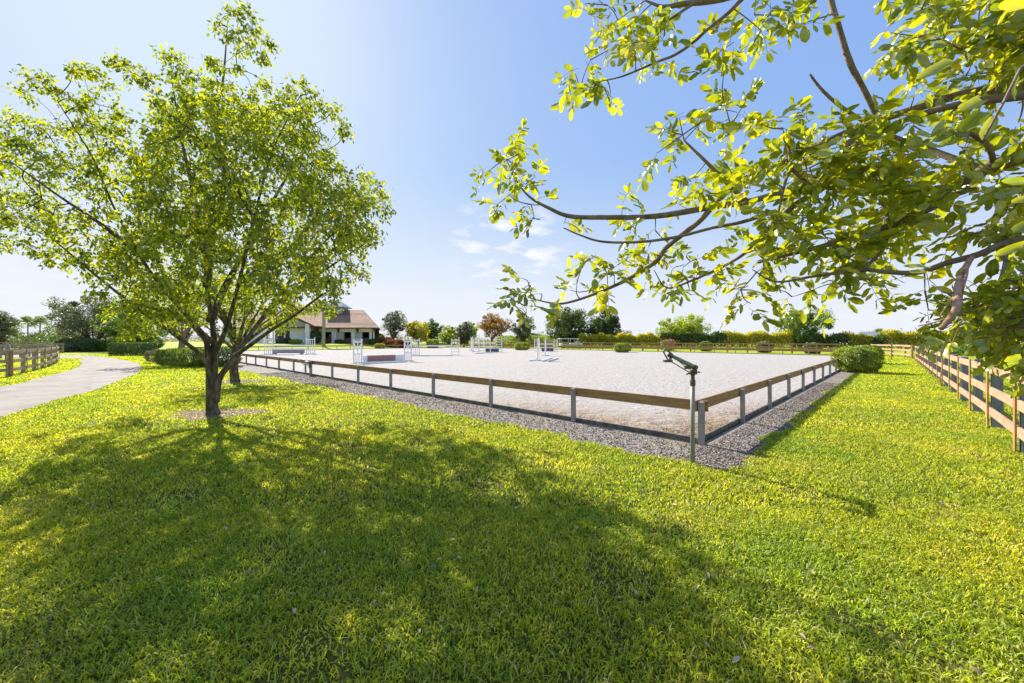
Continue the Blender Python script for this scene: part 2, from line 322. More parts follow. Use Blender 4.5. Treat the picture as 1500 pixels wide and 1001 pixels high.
class MB:
    def __init__(s): s.v = []; s.f = []
    def add(s, verts, faces):
        b = len(s.v); s.v += [tuple(map(float, p)) for p in verts]; s.f += [tuple(b + i for i in f) for f in faces]; return s
    def box(s, x0, x1, y0, y1, z0, z1):
        return s.add([(x0, y0, z0), (x1, y0, z0), (x1, y1, z0), (x0, y1, z0), (x0, y0, z1), (x1, y0, z1), (x1, y1, z1), (x0, y1, z1)],
                     [(0, 3, 2, 1), (4, 5, 6, 7), (0, 1, 5, 4), (1, 2, 6, 5), (2, 3, 7, 6), (3, 0, 4, 7)])
    def beam(s, p, q, w, h, up=(0, 0, 1), off=0.0, offz=0.0):
        """box from p to q, w across, h in the up direction, shifted sideways by off"""
        p, q = Vector(p), Vector(q); d = (q - p).normalized(); up = Vector(up)
        side = d.cross(up)
        if side.length < 1e-4: side = d.cross(Vector((1, 0, 0)))
        side.normalize(); upv = side.cross(d).normalized()
        V = []
        for e in (p, q):
            for a, b in ((-1, -1), (1, -1), (1, 1), (-1, 1)):
                V.append(e + side * (a * w / 2 + off) + upv * (b * h / 2 + offz))
        return s.add(V, [(3, 2, 1, 0), (4, 5, 6, 7), (0, 1, 5, 4), (1, 2, 6, 5), (2, 3, 7, 6), (3, 0, 4, 7)])
    def tube(s, pts, rad, n=8, wob=0.0, cap=True):
        pts = [Vector(p) for p in pts]
        rads = rad if hasattr(rad, '__len__') else [rad] * len(pts)
        t0 = (pts[1] - pts[0]).normalized()
        nrm = t0.cross(Vector((0, 0, 1)))
        if nrm.length < 1e-3: nrm = t0.cross(Vector((1, 0, 0)))
        nrm.normalize(); base = len(s.v)
        for i, p in enumerate(pts):
            t = (pts[min(i + 1, len(pts) - 1)] - pts[max(i - 1, 0)]).normalized()
            nrm = (nrm - t * nrm.dot(t)).normalized(); bi = t.cross(nrm)
            for j in range(n):
                a = 2 * math.pi * j / n
                rr = rads[i] * (1 + (random.uniform(-wob, wob) if wob else 0))
                s.v.append(tuple(p + nrm * math.cos(a) * rr + bi * math.sin(a) * rr))
        for i in range(len(pts) - 1):
            for j in range(n):
                a = base + i * n + j; b = base + i * n + (j + 1) % n
                s.f.append((a, b, b + n, a + n))
        if cap:
            s.f.append(tuple(base + j for j in reversed(range(n))))
            s.f.append(tuple(base + (len(pts) - 1) * n + j for j in range(n)))
        return s
    def build(s, name, m, parent=None, sm=False, bevel=0.0, loc=None):
        me = bpy.data.meshes.new(name)
        me.from_pydata(s.v, [], s.f); me.update()
        if sm: me.polygons.foreach_set('use_smooth', [True] * len(me.polygons))
        me.materials.append(m)
        o = bpy.data.objects.new(name, me)
        if loc is not None: o.location = loc
        if bevel:
            bv = o.modifiers.new('bevel', 'BEVEL'); bv.width = bevel; bv.segments = 1; bv.limit_method = 'ANGLE'
        col.objects.link(o)
        if parent: o.parent = parent
        return o
def copy_tree(o, parent=None):
    c = o.copy(); col.objects.link(c)
    if parent: c.parent = parent
    for ch in [k for k in allobj() if k.parent == o]: copy_tree(ch, c)
    return c
def allobj(): return list(col.objects)
def spline(pts, n=6):
    """Catmull-Rom through points (any dimension)"""
    p = [np.array(q, float) for q in pts]
    p = [2 * p[0] - p[1]] + p + [2 * p[-1] - p[-2]]
    out = []
    for i in range(1, len(p) - 2):
        for k in range(n):
            t = k / n
            out.append(0.5 * ((2 * p[i]) + (-p[i-1] + p[i+1]) * t + (2*p[i-1] - 5*p[i] + 4*p[i+1] - p[i+2]) * t*t + (-p[i-1] + 3*p[i] - 3*p[i+1] + p[i+2]) * t**3))
    out.append(p[-2])
    return out

def unit(a):
    return a / np.maximum(np.linalg.norm(a, axis=-1, keepdims=True), 1e-9)
LEAF_Q = (np.array([(0, 0, 0), (0.5, 0.5, 0.06), (1, 0, -0.05), (0.5, -0.5, 0.06)], float), [(0, 1, 2, 3)])
LEAF_OV = (np.array([(0, 0, 0), (0.28, 0.34, 0.05), (0.62, 0.48, 0.06), (0.9, 0.28, 0.0), (1, 0, -0.06), (0.9, -0.28, 0.0), (0.62, -0.48, 0.06), (0.28, -0.34, 0.05), (0.5, 0, -0.03)], float),
           [(0, 1, 2, 8), (8, 2, 3, 4), (8, 4, 5, 6), (0, 8, 6, 7)])
LEAF_PT = (np.array([(0, 0, 0), (0.35, 0.5, 0.05), (1, 0, -0.12), (0.35, -0.5, 0.05), (0.4, 0, -0.03)], float), [(0, 1, 2, 4), (0, 4, 2, 3)])
def fine_leaf():
    V, Fc = [], []; wd = (0.03, .24, .40, .48, .49, .42, .25, 0.04); xs = (0, .13, .28, .45, .62, .78, .91, 1.0)
    for i, (x, w) in enumerate(zip(xs, wd)):
        z = -.16 * x * x + .05 * math.sin(x * 7)
        V += [(x, w, z + .16 * w + .02 * math.sin(x * 19)), (x, 0, z), (x, -w, z + .13 * w - .02 * math.sin(x * 17))]
    for i in range(7): a = i * 3; Fc += [(a, a + 3, a + 4, a + 1), (a + 1, a + 4, a + 5, a + 2)]
    return np.array(V, float), Fc
LEAF_FINE = fine_leaf()
def leaves(name, pos, axis, length, width, m, parent=None, tmpl=LEAF_Q, tint=None, loc=None, nrm=None):
    """one mesh of many separate leaves"""
    T, Fc = tmpl
    n = len(pos); axis = unit(axis)
    r = rng.normal(size=(n, 3)) if nrm is None else nrm
    nr = unit(r - axis * (r * axis).sum(1, keepdims=True)); sd = np.cross(nr, axis)
    L = np.broadcast_to(np.asarray(length, float).reshape(-1, 1), (n, 1)); Wd = np.broadcast_to(np.asarray(width, float).reshape(-1, 1), (n, 1))
    V = (pos[:, None, :] + T[None, :, 0:1] * (axis * L)[:, None, :] + T[None, :, 1:2] * (sd * Wd)[:, None, :] + T[None, :, 2:3] * (nr * L)[:, None, :])
    k = len(T)
    fs = np.array(Fc)
    idx = (np.arange(n) * k)[:, None, None] + fs[None]
    if tint is None: tint = rng.random(n)
    tt = np.repeat(np.clip(tint, 0, 1), len(Fc))
    V = V.reshape(-1, 3)
    if loc is not None: V = V - np.array(loc)
    o = np_mesh(name, V, idx.ravel(), fs.shape[1], m, parent, tt)
    if tmpl is LEAF_FINE:
        for nm, c in (('along', 0), ('across', 1)):
            a = o.data.attributes.new(nm, 'FLOAT', 'POINT'); a.data.foreach_set('value', np.tile(T[:, c], n).astype(np.float32))
        o.data.polygons.foreach_set('use_smooth', np.ones(len(o.data.polygons), bool))
    return o

# ------------------------------------------------------------------ ground
def in_poly(x, y, poly):
    x = np.asarray(x, float); y = np.asarray(y, float)
    c = np.zeros(x.shape, bool); j = len(poly) - 1
    for i in range(len(poly)):
        xi, yi = poly[i][:2]; xj, yj = poly[j][:2]
        if yi != yj:
            c ^= ((yi > y) != (yj > y)) & (x < (xj - xi) * (y - yi) / (yj - yi) + xi)
        j = i
    return c
right_edge = [(-8.6, -6, 0), (-9.2, 0, 0), (-10.2, 5, 0)] + [P(u, v) for u, v in ((0, 611), (81, 587), (129, 575), (162, 563), (189, 552), (204, 545), (207.6, 539), (203, 534), (194.5, 530.6), (162, 525), (108, 521))] + [(-75, 50, 0), (-110, 52, 0)]
left_edge = [(-15, -6, 0), (-15.6, 0, 0), (-16.8, 7, 0)] + [P(u, v) for u, v in ((0, 567), (54, 555), (102.5, 543), (118.6, 534.7), (115, 529.5), (89, 525))] + [(-72, 41.5, 0), (-110, 44, 0)]
RE = [tuple(p) for p in spline([q[:2] for q in right_edge], 8)]
LE = [tuple(p) for p in spline([q[:2] for q in left_edge], 8)]
DRIVE = RE + LE[::-1]
def gravel_mask(x, y, grow=0.0):
    s, t = st(x, y)
    wob = 0.10 * np.sin(s * 2.1 + t * 1.3) + 0.06 * np.sin(t * 5.3 + s * 3.7) + 0.05 * np.sin(t * 11 - s * 9)
    fr = (s > -1.22 + wob - grow - 0.02 * np.clip(t, 0, 30)) & (t > -0.79 + wob * 0.8 - grow + 0.006 * np.clip(s, 0, 20)) & (s < L1 + 0.5) & (t < L2 + 0.5)
    corner = ~((s < -0.6) & (t < -0.35) & ((s + 0.6) ** 2 / 0.9 + (t + 0.35) ** 2 / 0.55 > 0.72 + wob))
    return fr & corner
def grid_lines():
    a = list(np.arange(-150, 151, 3.0)); b = [160, 175, 200, 240, 300, 400, 600, 1000, 1800, 3000]
    return np.array([-q for q in b[::-1]] + a + b)
gx = grid_lines(); gy = grid_lines() + 30
XX, YY = np.meshgrid(gx, gy)
V = np.stack([XX, YY, gz(XX, YY)], -1).reshape(-1, 3)
nxg = len(gx); ii, jj = np.meshgrid(np.arange(len(gy) - 1), np.arange(nxg - 1), indexing='ij')
q = (ii * nxg + jj).ravel()
faces = np.stack([q, q + 1, q + nxg + 1, q + nxg], 1).ravel()

def lawn_mat():
    m, N, L, b = new_mat('lawn_green')
    n1 = noise(N, L, 0.35, 4, coord='World'); n2 = noise(N, L, 14, 8, 0.7, coord='World'); n3 = noise(N, L, 2.2, 5, coord='World')
    ad = N.new('ShaderNodeMath'); ad.operation = 'MULTIPLY_ADD'; ad.inputs[1].default_value = 0.45
    L.new(n2.outputs['Fac'], ad.inputs[0])
    m2 = N.new('ShaderNodeMath'); m2.operation = 'MULTIPLY'; m2.inputs[1].default_value = 0.3; L.new(n1.outputs['Fac'], m2.inputs[0])
    m3 = N.new('ShaderNodeMath'); m3.operation = 'MULTIPLY_ADD'; m3.inputs[1].default_value = 0.25
    L.new(n3.outputs['Fac'], m3.inputs[0]); L.new(m2.outputs[0], m3.inputs[2]); L.new(m3.outputs[0], ad.inputs[2])
    r = ramp(N, L, ad.outputs[0], [(0.30, (0.13, 0.17, 0.012)), (0.46, (0.29, 0.345, 0.016)), (0.60, (0.35, 0.42, 0.02)), (0.74, (0.46, 0.48, 0.07))])
    # below the modelled blades the sheet is thatch and soil, coloured darker for shade between blades; farther off it stands for the turf itself
    gp = N.new('ShaderNodeNewGeometry'); vl = N.new('ShaderNodeVectorMath'); vl.operation = 'LENGTH'; L.new(gp.outputs['Position'], vl.inputs[0])
    fr_ = N.new('ShaderNodeMapRange'); fr_.inputs[1].default_value = 9; fr_.inputs[2].default_value = 34; L.new(vl.outputs['Value'], fr_.inputs[0])
    th = ramp(N, L, n2.outputs['Fac'], [(0.35, (0.035, 0.045, 0.008)), (0.6, (0.12, 0.13, 0.025)), (0.7, (0.22, 0.18, 0.08))])
    tm_ = N.new('ShaderNodeMix'); tm_.data_type = 'RGBA'; L.new(fr_.outputs[0], tm_.inputs[0]); L.new(th.outputs[0], tm_.inputs[6]); L.new(r.outputs[0], tm_.inputs[7])
    L.new(tm_.outputs[2], b.inputs['Base Color']); b.inputs['Roughness'].default_value = 0.9; b.inputs['Specular IOR Level'].default_value = 0.15
    bp = N.new('ShaderNodeBump'); bp.inputs['Strength'].default_value = 0.7; bp.inputs['Distance'].default_value = 0.05
    n4 = noise(N, L, 26, 6, 0.7, coord='World')
    L.new(n4.outputs['Fac'], bp.inputs['Height']); L.new(bp.outputs[0], b.inputs['Normal'])
    return m
M['lawn'] = lawn_mat()
tag(np_mesh('lawn', V, faces, 4, M['lawn'], smoothf=True), kind='structure')

def sheet(name, poly, z, m):
    return tag(MB().add([(x, y, z) for x, y in poly], [tuple(range(len(poly)))]).build(name, m), kind='structure')

def drive_mat():
    m, N, L, b = new_mat('pale_asphalt')
    n1 = noise(N, L, 0.6, 5, coord='World'); n2 = noise(N, L, 60, 4, 0.7, coord='World')
    r1 = ramp(N, L, n1.outputs['Fac'], [(0.3, (0.165, 0.143, 0.125)), (0.45, (0.22, 0.19, 0.165)), (0.7, (0.275, 0.24, 0.21))])
    r2 = ramp(N, L, n2.outputs['Fac'], [(0.3, (0.7, 0.7, 0.7)), (0.7, (1.25, 1.25, 1.25))])
    mm = N.new('ShaderNodeMix'); mm.data_type = 'RGBA'; mm.blend_type = 'MULTIPLY'; mm.inputs[0].default_value = 1
    L.new(r1.outputs[0], mm.inputs[6]); L.new(r2.outputs[0], mm.inputs[7])
    g_ = N.new('ShaderNodeNewGeometry'); vv = N.new('ShaderNodeTexVoronoi'); vv.feature = 'DISTANCE_TO_EDGE'; vv.inputs['Scale'].default_value = 0.45
    wn_ = noise(N, L, 1.4, 6, coord='World'); wx = N.new('ShaderNodeMix'); wx.data_type = 'VECTOR'; wx.inputs[0].default_value = 0.35
    L.new(g_.outputs['Position'], wx.inputs[4]); L.new(wn_.outputs['Color'], wx.inputs[5]); L.new(wx.outputs[1], vv.inputs['Vector'])
    cr = ramp(N, L, vv.outputs['Distance'], [(0.0, (0.45, 0.43, 0.40)), (0.012, (1, 1, 1))])
    st_ = noise(N, L, 1.1, 8, 0.7, coord='World'); sr_ = ramp(N, L, st_.outputs['Fac'], [(0.34, (0.72, 0.70, 0.68)), (0.52, (1.05, 1.05, 1.05))])
    m2 = N.new('ShaderNodeMix'); m2.data_type = 'RGBA'; m2.blend_type = 'MULTIPLY'; m2.inputs[0].default_value = 1; L.new(mm.outputs[2], m2.inputs[6]); L.new(cr.outputs[0], m2.inputs[7])
    m3_ = N.new('ShaderNodeMix'); m3_.data_type = 'RGBA'; m3_.blend_type = 'MULTIPLY'; m3_.inputs[0].default_value = 1; L.new(m2.outputs[2], m3_.inputs[6]); L.new(sr_.outputs[0], m3_.inputs[7])
    L.new(m3_.outputs[2], b.inputs['Base Color'])
    b.inputs['Roughness'].default_value = 0.9
    bp = N.new('ShaderNodeBump'); bp.inputs['Strength'].default_value = 0.5; bp.inputs['Distance'].default_value = 0.01
    L.new(n2.outputs['Fac'], bp.inputs['Height']); L.new(bp.outputs[0], b.inputs['Normal'])
    return m
M['drive'] = drive_mat()
def strip(name, A_, B_, z, m):
    k = min(len(A_), len(B_))
    ia = np.linspace(0, len(A_) - 1, 160); a = [np.array([np.interp(i, range(len(A_)), [p[0] for p in A_]), np.interp(i, range(len(A_)), [p[1] for p in A_])]) for i in ia]
    ib = np.linspace(0, len(B_) - 1, 160); b_ = [np.array([np.interp(i, range(len(B_)), [p[0] for p in B_]), np.interp(i, range(len(B_)), [p[1] for p in B_])]) for i in ib]
    vs = []
    for i, (p, q2) in enumerate(zip(a, b_)):
        j = 0.05 * math.sin(i * 1.7) + random.uniform(-0.05, 0.05)
        d = unit(q2 - p)
        vs += [(*(p + d * j), z), (*(q2 + d * j), z)]
    return tag(MB().add(vs, [(2 * i, 2 * i + 2, 2 * i + 3, 2 * i + 1) for i in range(len(a) - 1)]).build(name, m), kind='structure')
strip('driveway', RE, LE, 0.012, M['drive'])

def gravel_mat():
    m, N, L, b = new_mat('grey_gravel')
    g = N.new('ShaderNodeNewGeometry')
    vo = N.new('ShaderNodeTexVoronoi'); vo.inputs['Scale'].default_value = 34
    L.new(g.outputs['Position'], vo.inputs['Vector'])
    sp = N.new('ShaderNodeSeparateColor'); L.new(vo.outputs['Color'], sp.inputs[0])
    r = ramp(N, L, sp.outputs[0], [(0.0, (0.06, 0.05, 0.045)), (0.4, (0.15, 0.13, 0.115)), (0.75, (0.27, 0.24, 0.215)), (1, (0.45, 0.42, 0.39))])
    n = noise(N, L, 0.9, 5, coord='World')
    r2 = ramp(N, L, n.outputs['Fac'], [(0.42, (0, 0, 0)), (0.62, (1, 1, 1))])
    mm = N.new('ShaderNodeMix'); mm.data_type = 'RGBA'; mm.inputs[7].default_value = (0.26, 0.20, 0.12, 1)
    k = N.new('ShaderNodeMath'); k.operation = 'MULTIPLY'; k.inputs[1].default_value = 0.55
    L.new(r2.outputs[0], k.inputs[0]); L.new(k.outputs[0], mm.inputs[0]); L.new(r.outputs[0], mm.inputs[6])
    L.new(mm.outputs[2], b.inputs['Base Color']); b.inputs['Roughness'].default_value = 0.9
    bp = N.new('ShaderNodeBump'); bp.inputs['Strength'].default_value = 0.9; bp.inputs['Distance'].default_value = 0.02
    L.new(vo.outputs['Distance'], bp.inputs['Height']); L.new(bp.outputs[0], b.inputs['Normal'])
    return m
M['gravel'] = gravel_mat()
# gravel strip outline follows the mask on the two near sides
def edge_pts():
    pts = []
    for t in np.arange(L2, -0.2, -0.25):
        w = 0.10 * math.sin(-1.25 * 2.1 + t * 1.3) + 0.06 * math.sin(t * 5.3 - 4.6) + 0.05 * math.sin(t * 11 + 11)
        pts.append(A(-1.24 + w - 0.02 * min(max(t, 0), 30), t)[:2])
    for a in np.linspace(0, math.pi / 2, 9)[1:-1]:
        pts.append(A(-0.5 - 0.78 * math.cos(a), -0.3 - 0.66 * math.sin(a))[:2])
    for s in np.arange(-0.4, L1, 0.25):
        w = 0.8 * (0.10 * math.sin(s * 2.1 - 1.2) + 0.06 * math.sin(-4.8 + s * 3.7) + 0.05 * math.sin(-10 - s * 9))
        pts.append(A(s, -0.81 + w + 0.006 * min(s, 20))[:2])
    return pts
ep = edge_pts()
sheet('gravel_path', ep + [A(L1, 0)[:2], A(0, 0)[:2], A(0, L2)[:2]], 0.006, M['gravel'])

def sand_mat():
    m, N, L, b = new_mat('pale_arena_sand')
    g = N.new('ShaderNodeNewGeometry')
    n1 = noise(N, L, 0.5, 4, coord='World'); n2 = noise(N, L, 16, 8, 0.75, coord='World'); n5 = noise(N, L, 3.5, 6, 0.7, coord='World')
    r1 = ramp(N, L, n5.outputs['Fac'], [(0.3, (0.35, 0.325, 0.295)), (0.5, (0.42, 0.397, 0.367)), (0.7, (0.47, 0.45, 0.42))])
    r2 = ramp(N, L, n2.outputs['Fac'], [(0.32, (0.55, 0.53, 0.52)), (0.46, (0.93, 0.92, 0.91)), (0.68, (1.18, 1.18, 1.17))])
    mm = N.new('ShaderNodeMix'); mm.data_type = 'RGBA'; mm.blend_type = 'MULTIPLY'; mm.inputs[0].default_value = 1
    L.new(r1.outputs[0], mm.inputs[6]); L.new(r2.outputs[0], mm.inputs[7])
    # trodden brown dirt along the two near sides of the arena
    mp1 = N.new('ShaderNodeVectorMath'); mp1.operation = 'DOT_PRODUCT'; mp1.inputs[1].default_value = (D1[0], D1[1], 0)
    mp2 = N.new('ShaderNodeVectorMath'); mp2.operation = 'DOT_PRODUCT'; mp2.inputs[1].default_value = (D2[0], D2[1], 0)
    L.new(g.outputs['Position'], mp1.inputs[0]); L.new(g.outputs['Position'], mp2.inputs[0])
    s0 = CX * D1[0] + CY * D1[1]; t0 = CX * D2[0] + CY * D2[1]
    ra = N.new('ShaderNodeMapRange'); ra.inputs[1].default_value = s0 + 2.6; ra.inputs[2].default_value = s0 + 0.1
    rb = N.new('ShaderNodeMapRange'); rb.inputs[1].default_value = t0 + 2.4; rb.inputs[2].default_value = t0 + 0.1
    rc = N.new('ShaderNodeMapRange'); rc.inputs[1].default_value = t0 + 9; rc.inputs[2].default_value = t0 + 2.5
    rd = N.new('ShaderNodeMapRange'); rd.inputs[1].default_value = s0 + 7; rd.inputs[2].default_value = s0 + 2
    L.new(mp1.outputs['Value'], ra.inputs[0]); L.new(mp2.outputs['Value'], rb.inputs[0]); L.new(mp2.outputs['Value'], rc.inputs[0]); L.new(mp1.outputs['Value'], rd.inputs[0])
    def mul(a, b_):
        k = N.new('ShaderNodeMath'); k.operation = 'MULTIPLY'; L.new(a, k.inputs[0])
        if isinstance(b_, float): k.inputs[1].default_value = b_
        else: L.new(b_, k.inputs[1])
        return k.outputs[0]
    mxm = N.new('ShaderNodeMath'); mxm.operation = 'MAXIMUM'; L.new(mul(ra.outputs[0], rc.outputs[0]), mxm.inputs[0]); L.new(mul(rb.outputs[0], rd.outputs[0]), mxm.inputs[1])
    n3 = noise(N, L, 3.0, 8, 0.75, coord='World')
    r3 = ramp(N, L, n3.outputs['Fac'], [(0.38, (0, 0, 0)), (0.52, (1, 1, 1))])
    dm = N.new('ShaderNodeMix'); dm.data_type = 'RGBA'
    n6 = noise(N, L, 22, 6, 0.7, coord='World')
    dirt = ramp(N, L, n6.outputs['Fac'], [(0.35, (0.15, 0.09, 0.045)), (0.5, (0.30, 0.20, 0.11)), (0.62, (0.43, 0.34, 0.24))])
    L.new(mul(mxm.outputs[0], r3.outputs[0]), dm.inputs[0]); L.new(mm.outputs[2], dm.inputs[6]); L.new(dirt.outputs[0], dm.inputs[7])
    # a faint rusty patch and scattered darker crumbs in the open
    n7 = noise(N, L, 0.23, 3, coord='World'); r7 = ramp(N, L, n7.outputs['Fac'], [(0.60, (0, 0, 0)), (0.72, (0.5, 0.5, 0.5))])
    d2 = N.new('ShaderNodeMix'); d2.data_type = 'RGBA'; d2.inputs[7].default_value = (0.45, 0.36, 0.30, 1)
    L.new(r7.outputs[0], d2.inputs[0]); L.new(dm.outputs[2], d2.inputs[6])
    L.new(d2.outputs[2], b.inputs['Base Color']); b.inputs['Roughness'].default_value = 0.95; b.inputs['Specular IOR Level'].default_value = 0.1
    n4 = noise(N, L, 5, 10, 0.72, coord='World')
    # hoof prints: small pocks whose density changes over the arena
    vo = N.new('ShaderNodeTexVoronoi'); vo.inputs['Scale'].default_value = 3.4; vo.inputs['Randomness'].default_value = 1.0
    wv = noise(N, L, 2.0, 3, coord='World'); wm = N.new('ShaderNodeMix'); wm.data_type = 'VECTOR'; wm.inputs[0].default_value = 0.12
    L.new(g.outputs['Position'], wm.inputs[4]); L.new(wv.outputs['Color'], wm.inputs[5]); L.new(wm.outputs[1], vo.inputs['Vector'])
    pk = N.new('ShaderNodeMapRange'); pk.inputs[1].default_value = 0.10; pk.inputs[2].default_value = 0.32; L.new(vo.outputs['Distance'], pk.inputs[0])
    dens = noise(N, L, 0.35, 3, coord='World'); dr2 = N.new('ShaderNodeMapRange'); dr2.inputs[1].default_value = 0.35; dr2.inputs[2].default_value = 0.65; L.new(dens.outputs['Fac'], dr2.inputs[0])
    hp = N.new('ShaderNodeMath'); hp.operation = 'MULTIPLY'; L.new(pk.outputs[0], hp.inputs[0]); L.new(dr2.outputs[0], hp.inputs[1])
    hs = N.new('ShaderNodeMath'); hs.operation = 'MULTIPLY_ADD'; hs.inputs[1].default_value = 0.45; L.new(hp.outputs[0], hs.inputs[0]); L.new(n4.outputs['Fac'], hs.inputs[2])
    bp = N.new('ShaderNodeBump'); bp.inputs['Strength'].default_value = 0.85; bp.inputs['Distance'].default_value = 0.09
    L.new(hs.outputs[0], bp.inputs['Height']); L.new(bp.outputs[0], b.inputs['Normal'])
    return m
M['sand'] = sand_mat()
sheet('arena_ground', [A(0.1, 0.1)[:2], A(L1, 0.1)[:2], A(L1, L2)[:2], A(0.1, L2)[:2]], 0.022, M['sand'])

# gravel stones as real stones near the camera
def stones():
    n = 26000
    t = rng.uniform(-1.6, 22, n) ; s = rng.uniform(-1.9, 0.0, n)
    k = rng.random(n) < 0.42
    s2 = rng.uniform(-1.5, 14, n); t2 = rng.uniform(-1.1, 0.0, n)
    s = np.where(k, s2, s); t = np.where(k, t2, t)
    x = CX + D1[0] * s + D2[0] * t; y = CY + D1[1] * s + D2[1] * t
    ok = gravel_mask(x, y) & ((s < -0.12) | (t < -0.12)); x, y = x[ok], y[ok]; n = len(x)
    T = np.array([(1, 0, 0), (-1, 0, 0), (0, 1, 0), (0, -1, 0), (0, 0, 1), (0, 0, -1)], float)
    Fc = np.array([(0, 2, 4), (2, 1, 4), (1, 3, 4), (3, 0, 4), (2, 0, 5), (1, 2, 5), (3, 1, 5), (0, 3, 5)])
    sz = rng.uniform(0.007, 0.020, n)[:, None, None] * rng.uniform(0.6, 1.3, (n, 1, 3))
    J = T[None] * rng.uniform(0.7, 1.2, (n, 6, 1)) * sz
    a = rng.uniform(0, 6.28, n); ca, sa = np.cos(a)[:, None], np.sin(a)[:, None]
    Vx = J[..., 0] * ca - J[..., 1] * sa; Vy = J[..., 0] * sa + J[..., 1] * ca
    V = np.stack([Vx + x[:, None], Vy + y[:, None], J[..., 2] * 0.7 + 0.012], -1).reshape(-1, 3)
    idx = (np.arange(n) * 6)[:, None, None] + Fc[None]
    m, N, L, b = new_mat('gravel_stone')
    at = N.new('ShaderNodeAttribute'); at.attribute_name = 'tint'
    r = ramp(N, L, at.outputs['Fac'], [(0, (0.045, 0.037, 0.03)), (0.5, (0.155, 0.125, 0.098)), (0.8, (0.27, 0.225, 0.18)), (1, (0.48, 0.43, 0.37))])
    L.new(r.outputs[0], b.inputs['Base Color']); b.inputs['Roughness'].default_value = 0.85
    tag(np_mesh('gravel', V, idx.ravel(), 3, m, tint=np.repeat(rng.random(n), 8)), 'loose grey gravel stones strewn along the strip outside the low arena rail', 'gravel', kind='stuff')
stones()

